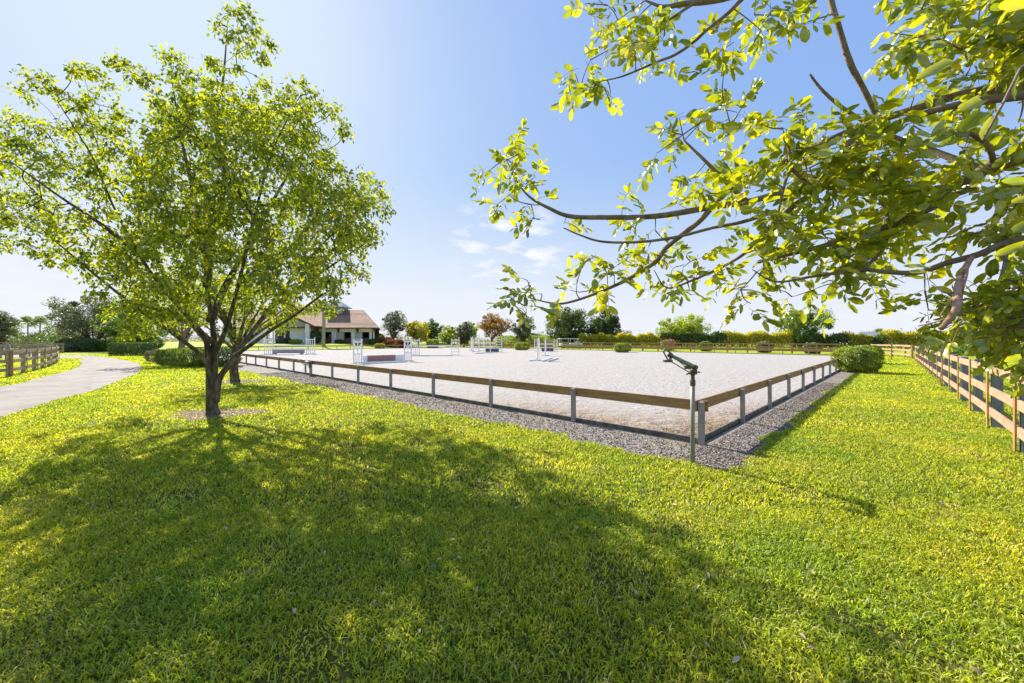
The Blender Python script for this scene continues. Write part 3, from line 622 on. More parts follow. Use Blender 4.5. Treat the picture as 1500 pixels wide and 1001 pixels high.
# ------------------------------------------------------------------ grass
MULCH = [(-7.17, 9.6, 1.0), (-11.75, 16.9, 1.1)]
def grass():
    m = bpy.data.materials.new('grass_blade'); m.use_nodes = True
    N, L = m.node_tree.nodes, m.node_tree.links; N.clear()
    out = N.new('ShaderNodeOutputMaterial'); at = N.new('ShaderNodeAttribute'); at.attribute_name = 'tint'
    r = ramp(N, L, at.outputs['Fac'], [(0.0, (0.06, 0.10, 0.008)), (0.35, (0.25, 0.33, 0.018)), (0.7, (0.48, 0.55, 0.04)), (0.9, (0.64, 0.65, 0.12)), (1.0, (0.70, 0.62, 0.34))])
    n = noise(N, L, 0.5, 4, coord='World')
    r2 = ramp(N, L, n.outputs['Fac'], [(0.33, (0.72, 0.86, 0.8)), (0.62, (1.25, 1.12, 1.0))])
    mm = N.new('ShaderNodeMix'); mm.data_type = 'RGBA'; mm.blend_type = 'MULTIPLY'; mm.inputs[0].default_value = 1
    L.new(r.outputs[0], mm.inputs[6]); L.new(r2.outputs[0], mm.inputs[7])
    pn = noise(N, L, 0.8, 6, 0.65, coord='World'); pr = ramp(N, L, pn.outputs['Fac'], [(0.55, (0, 0, 0)), (0.72, (0.4, 0.4, 0.4))])
    px_ = N.new('ShaderNodeMix'); px_.data_type = 'RGBA'; px_.inputs[7].default_value = (0.50, 0.43, 0.17, 1)
    L.new(pr.outputs[0], px_.inputs[0]); L.new(mm.outputs[2], px_.inputs[6]); mm = px_
    d = N.new('ShaderNodeBsdfDiffuse'); t = N.new('ShaderNodeBsdfTranslucent'); g = N.new('ShaderNodeBsdfGlossy'); g.inputs['Roughness'].default_value = 0.5
    tm = N.new('ShaderNodeMix'); tm.data_type = 'RGBA'; tm.blend_type = 'MULTIPLY'; tm.inputs[0].default_value = 1; tm.inputs[7].default_value = (1.9, 1.75, 0.5, 1)
    L.new(mm.outputs[2], d.inputs[0]); L.new(mm.outputs[2], tm.inputs[6]); L.new(tm.outputs[2], t.inputs[0])
    a = N.new('ShaderNodeMixShader'); a.inputs[0].default_value = 0.5; b = N.new('ShaderNodeMixShader'); b.inputs[0].default_value = 0.025
    L.new(d.outputs[0], a.inputs[1]); L.new(t.outputs[0], a.inputs[2]); L.new(a.outputs[0], b.inputs[1]); L.new(g.outputs[0], b.inputs[2]); L.new(b.outputs[0], out.inputs[0])
    bands = [(1.3, 4.2, 5000, 0.052, 0.0085), (4.2, 8, 2400, 0.055, 0.0110), (8, 14, 900, 0.06, 0.015), (14, 28, 230, 0.065, 0.03), (28, 48, 50, 0.08, 0.07)]
    Vs, Q, Tn = [], [], []; base = 0; Tr = []; tq = []; tt = []
    for y0, y1, dens, hl, wd in bands:
        area = 1.36 * (y1 * y1 - y0 * y0) + 2.4 * (y1 - y0)
        n_ = int(area * dens)
        y = np.sqrt(rng.random(n_) * (y1 * y1 - y0 * y0) + y0 * y0)
        x = rng.uniform(-1, 1, n_) * (1.36 * y + 1.2)
        ok = ~gravel_mask(x, y, -0.05 + 0.0) & ~in_poly(x, y, DRIVE)
        s, t_ = st(x, y); ok &= ~((s > -0.1) & (t_ > -0.1) & (s < L1) & (t_ < L2))
        for mx_, my_, mr in MULCH:
            a_ = np.arctan2(y - my_, x - mx_); d_ = np.hypot((x - mx_) / 1.0, (y - my_) / 0.62)
            ok &= ~((d_ < mr * (1 + 0.2 * np.sin(a_ * 3) + 0.15 * np.sin(a_ * 7))) & (rng.random(n_) < 0.93))
        # thin worn patches
        pat = np.sin(x * 1.9 + 1.3 * np.sin(y * 1.1)) * np.sin(y * 2.3 + np.sin(x * 2.7)) + 0.5 * np.sin(x * 5.1 + y * 3.3)
        ok &= rng.random(n_) < np.where(pat > 0.9, 0.45, 1.0)
        x, y, pat = x[ok], y[ok], pat[ok]; n_ = len(x)
        clump = 0.5 + 0.5 * np.sin(x * 9.7 + 2 * np.sin(y * 7.3)) * np.sin(y * 8.9 + 2 * np.sin(x * 6.1))
        h = hl * rng.uniform(0.5, 1.15, n_) * (0.72 + 0.5 * clump)
        w = wd * rng.uniform(0.6, 1.25, n_)
        a = rng.uniform(0, 2 * np.pi, n_); ca, sa = np.cos(a), np.sin(a)
        la = rng.uniform(0, 2 * np.pi, n_); ln = h * rng.uniform(0.4, 1.7, n_)
        lx, ly = np.cos(la) * ln, np.sin(la) * ln
        z0 = gz(x, y)
        B = np.zeros((n_, 5, 3))
        B[:, 0] = np.stack([x - ca * w / 2, y - sa * w / 2, z0 - 0.003], 1); B[:, 1] = np.stack([x + ca * w / 2, y + sa * w / 2, z0 - 0.003], 1)
        B[:, 2] = np.stack([x + ca * w * .45 + lx * .35, y + sa * w * .45 + ly * .35, z0 + h * .62], 1); B[:, 3] = np.stack([x - ca * w * .45 + lx * .35, y - sa * w * .45 + ly * .35, z0 + h * .62], 1)
        B[:, 4] = np.stack([x + lx, y + ly, z0 + h * rng.uniform(0.5, 0.9, n_)], 1)
        Vs.append(B.reshape(-1, 3)); o = base + np.arange(n_) * 5
        Q.append(np.stack([o, o + 1, o + 2, o + 3], 1).ravel()); Tr.append(np.stack([o + 3, o + 2, o + 4], 1).ravel()); base += n_ * 5
        ti = np.clip(rng.normal(0.48, 0.2, n_) + 0.12 * (pat > 0.7), 0, 0.93); ti = np.where(rng.random(n_) < 0.035, 1.0, ti)
        tq.append(ti); tt.append(ti)
    V = np.concatenate(Vs)
    tag(np_mesh('grass_blades', V, [(np.concatenate(Q), 4), (np.concatenate(Tr), 3)], 0, m, tint=np.concatenate(tq + tt)),
        'short broad-bladed grass covering the lawn in front of the arena', 'grass', kind='stuff')
    print('grass blades', len(V) // 5)
grass()

# mulch and leaf litter under the trees
def mulch(cx, cy, r, name):
    k = 40; pts = []
    for i in range(k):
        a = 2 * math.pi * i / k; q_ = r * (1 + 0.2 * math.sin(3 * a) + 0.15 * math.sin(7 * a))
        pts.append((cx + q_ * math.cos(a), cy + 0.62 * q_ * math.sin(a)))
    sheet('mulch_bed', pts, 0.008, M['mulch'])
    n = 1500
    a = rng.uniform(0, 6.28, n); q_ = r * np.sqrt(rng.random(n)) * 1.12
    p = np.stack([cx + q_ * np.cos(a), cy + 0.62 * q_ * np.sin(a), rng.uniform(0.012, 0.035, n)], 1)
    ax = rng.normal(size=(n, 3)); ax[:, 2] *= 0.25
    tag(leaves('leaf_litter', p, ax, rng.uniform(0.025, 0.06, n), rng.uniform(0.008, 0.03, n), M['leaf_dry'], nrm=np.tile((0, 0, 1.0), (n, 1)) + rng.normal(size=(n, 3)) * .3),
        name, 'leaf litter', kind='stuff')
M['mulch'] = simple('bark_mulch', [(0.3, (0.10, 0.065, 0.04)), (0.55, (0.24, 0.17, 0.11)), (0.75, (0.42, 0.33, 0.24))], 30, 0.95, 0.9, 60, dist=0.02)
mulch(*MULCH[0], 'dry leaf litter and mulch round the trunk of the nearest tree')
mulch(*MULCH[1], 'dry leaf litter and mulch round the trunk of the tree beside the arena rail')

# ------------------------------------------------------------------ low rail round the arena
def jit(a): return random.uniform(-a, a)
def rail_fence(p0, p1, n, label, inward, skip_first=False, brown=()):
    """low arena rail from p0 to p1: posts, a board along the inside of their tops, a kick board at their feet"""
    p0, p1 = Vector(p0), Vector(p1)
    root = empty('arena_rail', p0, label, 'rail fence', 'low rails round the arena')
    d = (p1 - p0); Ln = d.length; d = d / Ln; inw = Vector((inward[0], inward[1], 0))
    ang = math.atan2(d.y, d.x)
    for i in range(n + 1):
        if i == 0 and skip_first: continue
        c = d * (Ln * i / n); w = 0.042 if i else 0.046
        b = MB(); b.beam(c + Vector((0, 0, -0.05)), c + Vector((jit(.008), jit(.008), 0.735)), w * 2, w * 2, up=d)
        b.build('post', M['wood_batten'] if i in brown else M['wood_grey'], root, bevel=0.006)
    for i in range(n):
        pass
    seg = 2; b = MB(); kb = MB(); off = 0.05 + 0.022
    i = 0
    while i < n:
        j = min(n, i + seg)
        a, e = Ln * i / n + (0.0015 if i else -0.09), Ln * j / n - (0.0015 if j < n else 0.0)
        z0 = 0.66 + jit(0.003)
        b.beam(d * a + inw * off + Vector((0, 0, z0)), d * e + inw * off + Vector((0, 0, 0.66 + jit(.003))), 0.042, 0.185)
        kb.beam(d * (a if i else 0.02) + inw * off + Vector((0, 0, 0.035)), d * e + inw * off + Vector((0, 0, 0.035)), 0.04, 0.115)
        i = j
    b.build('top_rail', M['wood_rail'], root, bevel=0.004)
    kb.build('kick_board', M['kick'], root, bevel=0.004)
    return root
rail_fence(A(0, 0), A(0, L2), 27, 'low brown arena rail on grey posts running left from the sprinkler corner', D1, brown=(9,))
rail_fence(A(0, 0), A(L1, 0), 20, 'low brown arena rail on grey posts running right from the corner to the clipped bushes', D2, True)
rail_fence(A(L1, 0), A(L1, L2), 28, 'far low brown arena rail in front of the long board fence', -D1)
rail_fence(A(0, L2), A(L1, L2), 20, 'low arena rail on the barn side of the sand', -D2, True)

# ------------------------------------------------------------------ board fences
def board_fence(name, pts, label, board, post, batten, side, hgt=1.32, pw=0.15, group='three-board paddock fences', boards=3, last=True):
    """posts at pts; three boards on the side given (+1 left of travel); a batten over each joint"""
    root = empty(name, pts[0], label, 'board fence', group)
    o = Vector(pts[0]); P_ = [Vector(p) - o for p in pts]
    for i, p in enumerate(P_):
        q_ = P_[min(i + 1, len(P_) - 1)]; r_ = P_[max(i - 1, 0)]
        d = (q_ - r_).normalized(); sd = Vector((-d.y, d.x, 0)) * side
        h = hgt + jit(0.015)
        MB().beam(p + Vector((0, 0, -0.05)), p + Vector((jit(.012), jit(.012), h)), pw, pw, up=d).build('post', post, root, bevel=0.008)
        if batten:
            c = p + sd * (pw / 2 + 0.042 + 0.012)
            MB().beam(c + Vector((0, 0, 0.02)), c + Vector((0, 0, h - 0.01)), 0.022, 0.13, up=d).build('batten', batten, root, bevel=0.003)
    zs = [hgt - 0.115, hgt - 0.115 - 0.43, hgt - 0.115 - 0.86] if boards == 3 else [hgt - 0.1 - i * 0.32 for i in range(boards)]
    for z in zs:
        b = MB()
        for i in range(len(P_) - 1):
            d = (P_[i + 1] - P_[i]).normalized(); sd = Vector((-d.y, d.x, 0)) * side
            off = sd * (pw / 2 + 0.021)
            b.beam(P_[i] + off + d * 0.0015 + Vector((0, 0, z + jit(.008))), P_[i + 1] + off - d * 0.0015 + Vector((0, 0, z + jit(.008))), 0.04, 0.155)
        b.build('board', board, root, bevel=0.003)
    return root
def along(p, q, step):
    p, q = np.array(p, float), np.array(q, float); L = np.linalg.norm(q - p); n = max(1, round(L / step))
    return [tuple(p + (q - p) * i / n) for i in range(n + 1)]
# right-hand fence: from beside the camera to the far corner, then round it
r0 = np.array((9.84, 8.03, 0)); dr = np.array((0.692, 0.722, 0)); stp = 2.5
run = [tuple(r0 + dr * stp * k) for k in range(-3, 15)]
bend = [(37.6, 37.2, 0), (39.7, 40.0, 0), (41.2, 42.9, 0), (42.0, 46.2, 0)]
board_fence('board_fence', run, 'pale three-board fence with grey posts and brown battens along the right of the lawn', M['wood_pale'], M['post_grey'], M['wood_batten'], 1)
board_fence('board_fence', [run[-1]] [:0] + bend, 'pale board fence curving round the far right corner of the lawn beyond the clipped bushes', M['wood_pale'], M['wood_pale'], None, 1)
far = along((42.0, 46.2, 0), (42.0 - 0.714 * 95, 46.2 + 0.70 * 95, 0), 2.6)
far = [(x, y, float(gz(x, y))) for x, y, z in far]
lk = MB()
board_fence('board_fence', far[1:], 'long brown board fence behind the far arena rail, in front of the yellow-green hedge', M['wood_rail'], M['wood_batten'], None, 1, hgt=1.36)
# left paddock fences
lp = [(-27.6, 12.4, 0), (-26.2, 14.8, 0)] + [P(u, v) for u, v in ((13, 552), (34, 547), (50, 543.3), (62, 540), (71.5, 537), (79, 533.6), (83.5, 530.2), (80, 526.8), (66, 524))]
board_fence('board_fence', lp, 'grey-brown three-board fence curving along the left of the driveway', M['wood_oldgrey'], M['wood_oldgrey'], M['wood_batten'], -1, hgt=1.3)
lp2 = along(P(-70, 529), P(30, 524), 2.6)[:-1] + along(P(30, 524), P(92, 517.5), 2.8)
board_fence('board_fence', lp2, 'second grey board fence across the paddock behind the person on the left', M['wood_oldgrey'], M['wood_oldgrey'], None, -1, hgt=1.35)
lp3 = along(P(-60, 513), P(98, 512), 3.2)
board_fence('board_fence', lp3, 'farthest grey board fence below the palms on the left', M['wood_oldgrey'], M['wood_oldgrey'], None, -1, hgt=1.4)

# ------------------------------------------------------------------ sprinkler at the near corner
def sprinkler():
    x, y, _ = P(1014.5, 679)
    root = empty('arena_sprinkler', (x, y, 0), 'tall grey pipe sprinkler with a green gun barrel head at the near arena corner', 'sprinkler')
    MB().tube([(0, 0, -0.05), (0, 0, 0.6), (0.003, 0, 1.16)], 0.031, 14).build('riser_pipe', M['pipe_grey'], root, sm=True)
    b = MB(); b.tube([(0.003, 0, 1.13), (0.003, 0, 1.15), (0.003, 0, 1.20), (0.003, 0, 1.22)], [0.036, 0.040, 0.040, 0.036], 8)
    b.tube([(0.003, 0, 1.22), (0.003, 0, 1.30)], 0.027, 10); b.build('coupling', M['metal_dark'], root)
    hub = MB(); hub.tube([(0.003, 0, 1.285), (0.003, 0, 1.33), (0.005, 0, 1.365)], [0.034, 0.040, 0.030], 12)
    hub.box(-0.045, -0.02, -0.022, 0.022, 1.30, 1.34); hub.box(0.035, 0.06, -0.02, 0.02, 1.295, 1.36); hub.tube([(-0.09, 0, 1.295), (-0.03, 0, 1.32)], 0.012, 6)
    hub.tube([(0.085, -0.04, 1.33), (0.085, 0.04, 1.33)], 0.012, 6); hub.tube([(0.0, -0.06, 1.36), (0.0, 0.06, 1.36)], 0.018, 8)
    hub.build('swivel_head', M['metal_dark'], root)
    a = Vector((0.035, 0, 1.395)); e = Vector((-0.34, -0.06, 1.575)); d = (e - a).normalized()
    bar = MB(); bar.tube([a, a + d * 0.12, a + d * 0.30, e], [0.037, 0.033, 0.028, 0.023], 14); br = bar.build('gun_barrel', M['metal_green'], root, sm=True)
    MB().tube([a - d * 0.02, a + d * 0.035], 0.044, 12).build('barrel_flange', M['metal_dark'], br)
    nz_ = MB(); nz_.tube([e - d * 0.01, e + d * 0.03, e + d * 0.06], [0.036, 0.040, 0.024], 12)
    nz_.build('nozzle', M['metal_dark'], root)
    up = Vector((0, 0, 1)); lowa = Vector((-0.06, -0.012, 1.33)); lowe = e - up * 0.085 + d * 0.02
    MB().tube([lowa, lowe], 0.0085, 8).build('drive_rod', M['metal_brass'], root)
    MB().tube([lowa + Vector((0.02, 0.03, 0.035)), lowe + Vector((0.05, 0.03, 0.06))], 0.006, 8).build('drive_rod', M['metal_brass'], root)
    arm = MB()
    arm.tube([e - up * 0.0 + Vector((0.01, -0.03, 0)), lowe + Vector((0, -0.02, 0))], 0.011, 6); arm.tube([e + Vector((0.01, 0.03, 0)), lowe + Vector((0, 0.03, 0))], 0.011, 6)
    arm.box(lowe.x - 0.085, lowe.x + 0.03, lowe.y - 0.035, lowe.y + 0.035, lowe.z - 0.022, lowe.z + 0.012)
    arm.tube([lowe + Vector((-0.02, 0, 0)), e + d * 0.13 + Vector((0, 0, 0.0))], 0.010, 6); arm.tube([e + d * 0.13, e + d * 0.10 + up * 0.05], 0.012, 6)
    arm.tube([e + d * 0.02 + up * 0.02, e + d * 0.06 + up * 0.055], [0.018, 0.008], 6)
    arm.build('rocker_arm', M['metal_dark'], root)
    c = a + d * 0.13 - up * 0.045
    MB().box(c.x - 0.045, c.x + 0.045, c.y - 0.025, c.y + 0.025, c.z - 0.03, c.z + 0.015).build('counterweight', M['metal_dark'], root, bevel=0.006)
sprinkler()
def rail_gun():
    p = A(-0.16, 18.35)
    root = empty('irrigation_boom', p, 'long pale grey-green irrigation pipe with dark struts lying along the left arena rail', 'irrigation pipe')
    o = Vector(p)
    a = Vector(A(-0.16, 18.35)) - o + Vector((0, 0, 0.62)); e = Vector(A(0.28, 20.6)) - o + Vector((0, 0, 0.70))
    MB().tube([a, a.lerp(e, .5), e], [0.085, 0.07, 0.055], 12).build('pipe', M['metal_roof'], root, sm=True)
    MB().tube([a + Vector((0, 0, -0.2)), a.lerp(e, .45) + Vector((0, -.12, -0.05))], 0.02, 6).build('strut', M['metal_green'], root)
    MB().tube([a.lerp(e, .72) + Vector((0, -.1, -0.2)), e + Vector((-.35, 0, 0.06))], 0.022, 6).build('strut', M['metal_green'], root)
    MB().tube([a + Vector((0, 0, -0.22)), a + Vector((0, 0, 0.12))], 0.055, 10).build('swivel_head', M['metal_dark'], root)
    MB().tube([a + Vector((0, 0, -0.66)), a + Vector((0, 0, -0.2))], 0.035, 10).build('riser_pipe', M['pipe_grey'], root)
    m_ = a.lerp(e, .70); MB().tube([Vector((m_.x, m_.y, -0.02)), m_], 0.05, 10).build('support_post', M['pipe_grey'], root)
rail_gun()
for (u, v, h, lab) in ((1306, 527, 1.28, 'thin dark stake standing in the lawn between the far bushes and the curved fence'), (1378.5, 566, 1.65, 'thin bent brown stake standing in the grass close to the right-hand fence')):
    p = P(u, v); r_ = empty('garden_stake', p, lab, 'stake')
    if u > 1350:
        MB().tube(spline([(0.03, 0, -0.05), (-0.03, 0, 0.25), (0.04, 0, 0.8), (-0.02, 0, 1.5), (-0.03, 0, 2.15)], 4), 0.022, 6).build('shaft', M['bark_pale'], r_)
        MB().tube([(-0.03, 0, 2.14), (0.04, 0, 2.3), (0.0, 0, 2.42)], [0.02, 0.014, 0.01], 6).build('tip', M['bark_pale'], r_)
    else:
        MB().tube([(0, 0, -0.05), (0, 0, h)], 0.035, 6).build('shaft', M['brown_trim'], r_)
        MB().tube([(0, 0, h), (0, 0, h + 0.1)], 0.07, 8).build('cap', M['metal_dark'], r_)

# ------------------------------------------------------------------ show jumps
def standard(u, Y, h, w, style, label, ang=0.0, feet=True):
    """a white wing or post that carries the poles"""
    x, y, _ = G(u, Y)
    root = empty('jump_standard', (x, y, 0), label, 'jump standard', 'white jump standards', rz=ang)
    wp = M['white_paint']; pw = 0.09
    for sx_ in (-1, 1):
        MB().box(sx_ * w / 2 - pw / 2, sx_ * w / 2 + pw / 2, -pw / 2, pw / 2, 0.0, h if sx_ > 0 else h * 0.97).build('upright', wp, root, bevel=0.008)
    a, b = -w / 2 + pw / 2, w / 2 - pw / 2
    if style == 'slat':
        k = 3 if w > 0.7 else 2
        for i in range(k):
            c = a + (b - a) * (i + 1) / (k + 1)
            MB().box(c - 0.035, c + 0.035, -0.018, 0.018, 0.14, h * 0.86).build('slat', wp, root)
    elif style == 'ladder':
        for z in (0.4, 0.75, 1.1, 1.45):
            if z < h * 0.9: MB().box(a, b, -0.02, 0.02, z, z + 0.07).build('rung', wp, root)
    else:
        for i in range(4):
            c = a + (b - a) * (i + 1) / 5; MB().box(c - 0.016, c + 0.016, -0.016, 0.016, 0.15, h * 0.42).build('slat', wp, root)
        MB().box(a, b, -0.02, 0.02, h * 0.38, h * 0.42).build('cross_bar', wp, root)
        for s_ in (-1, 1):
            MB().beam((s_ * (w / 2 - 0.06), 0, h * 0.78), (0, 0, h * 0.55), 0.03, 0.06).build('brace', wp, root)
        MB().box(-0.03, 0.03, -0.018, 0.018, h * 0.42, h * 0.86).build('centre_bar', wp, root)
    MB().box(a, b, -0.022, 0.022, h * 0.86, h * 0.86 + 0.10).build('rail', wp, root)
    MB().box(a, b, -0.022, 0.022, 0.06, 0.14).build('rail', wp, root)
    if feet:
        for sx_ in (-1, 1):
            MB().box(sx_ * w / 2 - 0.04, sx_ * w / 2 + 0.04, -0.42, -pw / 2, 0.022, 0.11).build('foot', wp, root, bevel=0.008)
            MB().box(sx_ * w / 2 - 0.04, sx_ * w / 2 + 0.04, pw / 2, 0.42, 0.022, 0.11).build('foot', wp, root, bevel=0.008)
    return root
def pole(p, q, label, r=0.07, m='white_paint', bands=True):
    c = (Vector(p) + Vector(q)) / 2
    root = empty('jump_pole', c, label, 'jump pole', 'white jump poles')
    a, b = Vector(p) - c, Vector(q) - c
    MB().tube([a, a.lerp(b, .5), b], r, 10).build('pole', M[m], root, sm=False)
    return root
def jump(u0, Y0, u1, Y1, h, w, st0, st1, rails, who):
    g0, g1 = Vector(G(u0, Y0)), Vector(G(u1, Y1))
    an = math.atan2(g1.y - g0.y, g1.x - g0.x); d = (g1 - g0).normalized()
    standard(u0, Y0, h, w, st0, 'white %s standard on the left of %s' % (st0, who), an)
    standard(u1, Y1, h, w, st1, 'white %s standard on the right of %s' % (st1, who), an)
    nm = ['lower', 'middle', 'top'] if len(rails) == 3 else (['lower', 'upper'] if len(rails) == 2 else ['single'])
    for k, z in enumerate(rails):
        pole(g0 + d * (w / 2 + 0.05) + Vector((0, -0.10, z)), g1 - d * (w / 2 + 0.05) + Vector((0, -0.10, z)), '%s white pole hung across %s' % (nm[k], who))
    return g0, g1, d, an
def ground_pole(g0, g1, off, label, r=0.06):
    pole(g0 + Vector((off[0], off[1], 0.08)), g1 + Vector((off[0], off[1], 0.08)), label, r)
# jump a: brick wall panel
g0, g1, d, an = jump(524, 29.5, 597.5, 32.4, 1.86, 0.6, 'braced', 'braced', [], 'the brick-panel jump')
wall = empty('wall_panel', (g0 + g1) / 2, 'low jump wall panel painted as red bricks between white end blocks', 'jump wall', rz=an)
wl_ = (g1 - g0).length / 2 - 0.42
MB().box(-wl_ + 0.3, wl_ - 0.75, -0.14, 0.14, 0.15, 0.62).build('brick_panel', M['brick'], wall)
MB().box(-wl_, -wl_ + 0.297, -0.10, 0.10, 0.03, 0.60).build('end_block', M['white_paint'], wall, bevel=0.01)
MB().box(wl_ - 0.747, wl_, -0.10, 0.10, 0.03, 0.60).build('end_block', M['white_paint'], wall, bevel=0.01)
MB().box(-wl_ + 0.3, wl_ - 0.75, -0.16, 0.16, 0.03, 0.147).build('base', M['white_paint'], wall)
ground_pole(g0 + d * 0.7, g1 + d * 0.1, (0.1, -1.15), 'white ground pole lying before the brick-panel jump')
# jump b: near the barn
g0, g1, d, an = jump(393.5, 48, 455, 48.5, 2.1, 0.95, 'slat', 'slat', [0.72, 1.1], 'the jump in front of the barn porch')
mid = (g0 + g1) / 2
MB_w = empty('wall_panel', mid, 'grey low jump wall under the poles before the barn porch', 'jump wall', rz=an)
MB().box(-1.95, 1.7, -0.15, 0.15, 0.16, 0.62).build('panel', M['mid_grey'], MB_w, bevel=0.01)
MB().box(-1.8, -1.6, -0.3, 0.3, 0.025, 0.157).build('foot', M['mid_grey'], MB_w); MB().box(1.3, 1.5, -0.3, 0.3, 0.025, 0.157).build('foot', M['mid_grey'], MB_w)
ground_pole(g0 + d * 0.5, g1 - d * 0.5, (0, -2.6), 'white ground pole lying before the jump by the barn porch')
# jump c
g0, g1, d, an = jump(608.8, 44.5, 667, 45, 2.0, 0.82, 'slat', 'ladder', [1.12], 'the long open jump left of centre')
ground_pole(g0, g1, (0, -1.6), 'white ground pole lying before the long open jump')
# jump d
g0, g1, d, an = jump(697.5, 58, 731, 57, 2.05, 0.85, 'ladder', 'ladder', [0.85, 1.35], 'the far jump with a black box')
bx_ = empty('filler_box', (g0 + g1) / 2 + Vector((0.7, -0.6, 0)), 'black filler box standing under the poles of the far centre jump', 'jump box', 'dark filler boxes', rz=an)
MB().box(-0.95, 0.95, -0.25, 0.25, 0.08, 0.55).build('box', M['dark_grey'], bx_, bevel=0.02); MB().box(-0.8, -0.6, -0.3, 0.3, 0.024, 0.077).build('foot', M['white_paint'], bx_); MB().box(0.6, 0.8, -0.3, 0.3, 0.024, 0.077).build('foot', M['white_paint'], bx_)
standard(705.5, 64, 2.1, 0.8, 'ladder', 'white ladder standard behind the left end of the far jump with a black box', 0.2)
standard(691, 62, 2.3, 0.5, 'slat', 'lone narrow white slat standard left of the far ladder standards', 1.2)
po = empty('marker_post', G(718.3, 54), 'tall thin white marker post in front of the black filler box', 'marker post')
MB().box(-0.05, 0.05, -0.05, 0.05, 0.1, 2.55).build('upright', M['white_paint'], po); MB().box(-0.25, 0.25, -0.07, 0.07, 0.022, 0.10).build('base', M['dark_grey'], po)
for k, (ua, ub, Yp) in enumerate(((696, 708, 50), (706, 724, 52), (712, 728, 54))):
    pole(Vector(G(ua, Yp)) + Vector((0, 0, .08)), Vector(G(ub, Yp + 1)) + Vector((0, 0, .08)), '%s short white pole on the sand before the far jump with a black box' % ['near', 'middle', 'back'][k], 0.055)
# jump e: seen almost from its end
standard(788.8, 33.6, 1.98, 0.42, 'slat', 'nearest white slat standard right of centre, beside three poles on the sand', 1.25)
standard(799, 44, 2.02, 0.35, 'slat', 'white slat standard just behind the three poles right of centre', 1.3)
for k, (a_, b_) in enumerate((((776, 530), (789, 526)), ((794.5, 530.5), (808, 525.8)), ((803, 530.5), (817, 526.5)))):
    pa, pb = Vector(P(*a_)), Vector(P(*b_))
    pole(pa + Vector((0, 0, .08)), pb + Vector((0, 0, .08)), ['left', 'middle', 'right'][k] + ' of the three thick white poles lying on the sand right of centre', 0.075)
g0, g1, d, an = jump(785.5, 60, 814, 60, 1.98, 0.5, 'ladder', 'ladder', [0.6, 1.15], 'the far right jump with a dark box')
bx_ = empty('filler_box', (g0 + g1) / 2 + Vector((0.2, -0.3, 0)), 'dark grey filler box standing under the far right jump', 'jump box', 'dark filler boxes', rz=an)
MB().box(-0.9, 0.9, -0.2, 0.2, 0.09, 0.52).build('box', M['dark_grey'], bx_, bevel=0.02); MB().box(-0.8, -0.6, -0.25, 0.25, 0.024, 0.087).build('foot', M['white_paint'], bx_); MB().box(0.6, 0.8, -0.25, 0.25, 0.024, 0.087).build('foot', M['white_paint'], bx_)

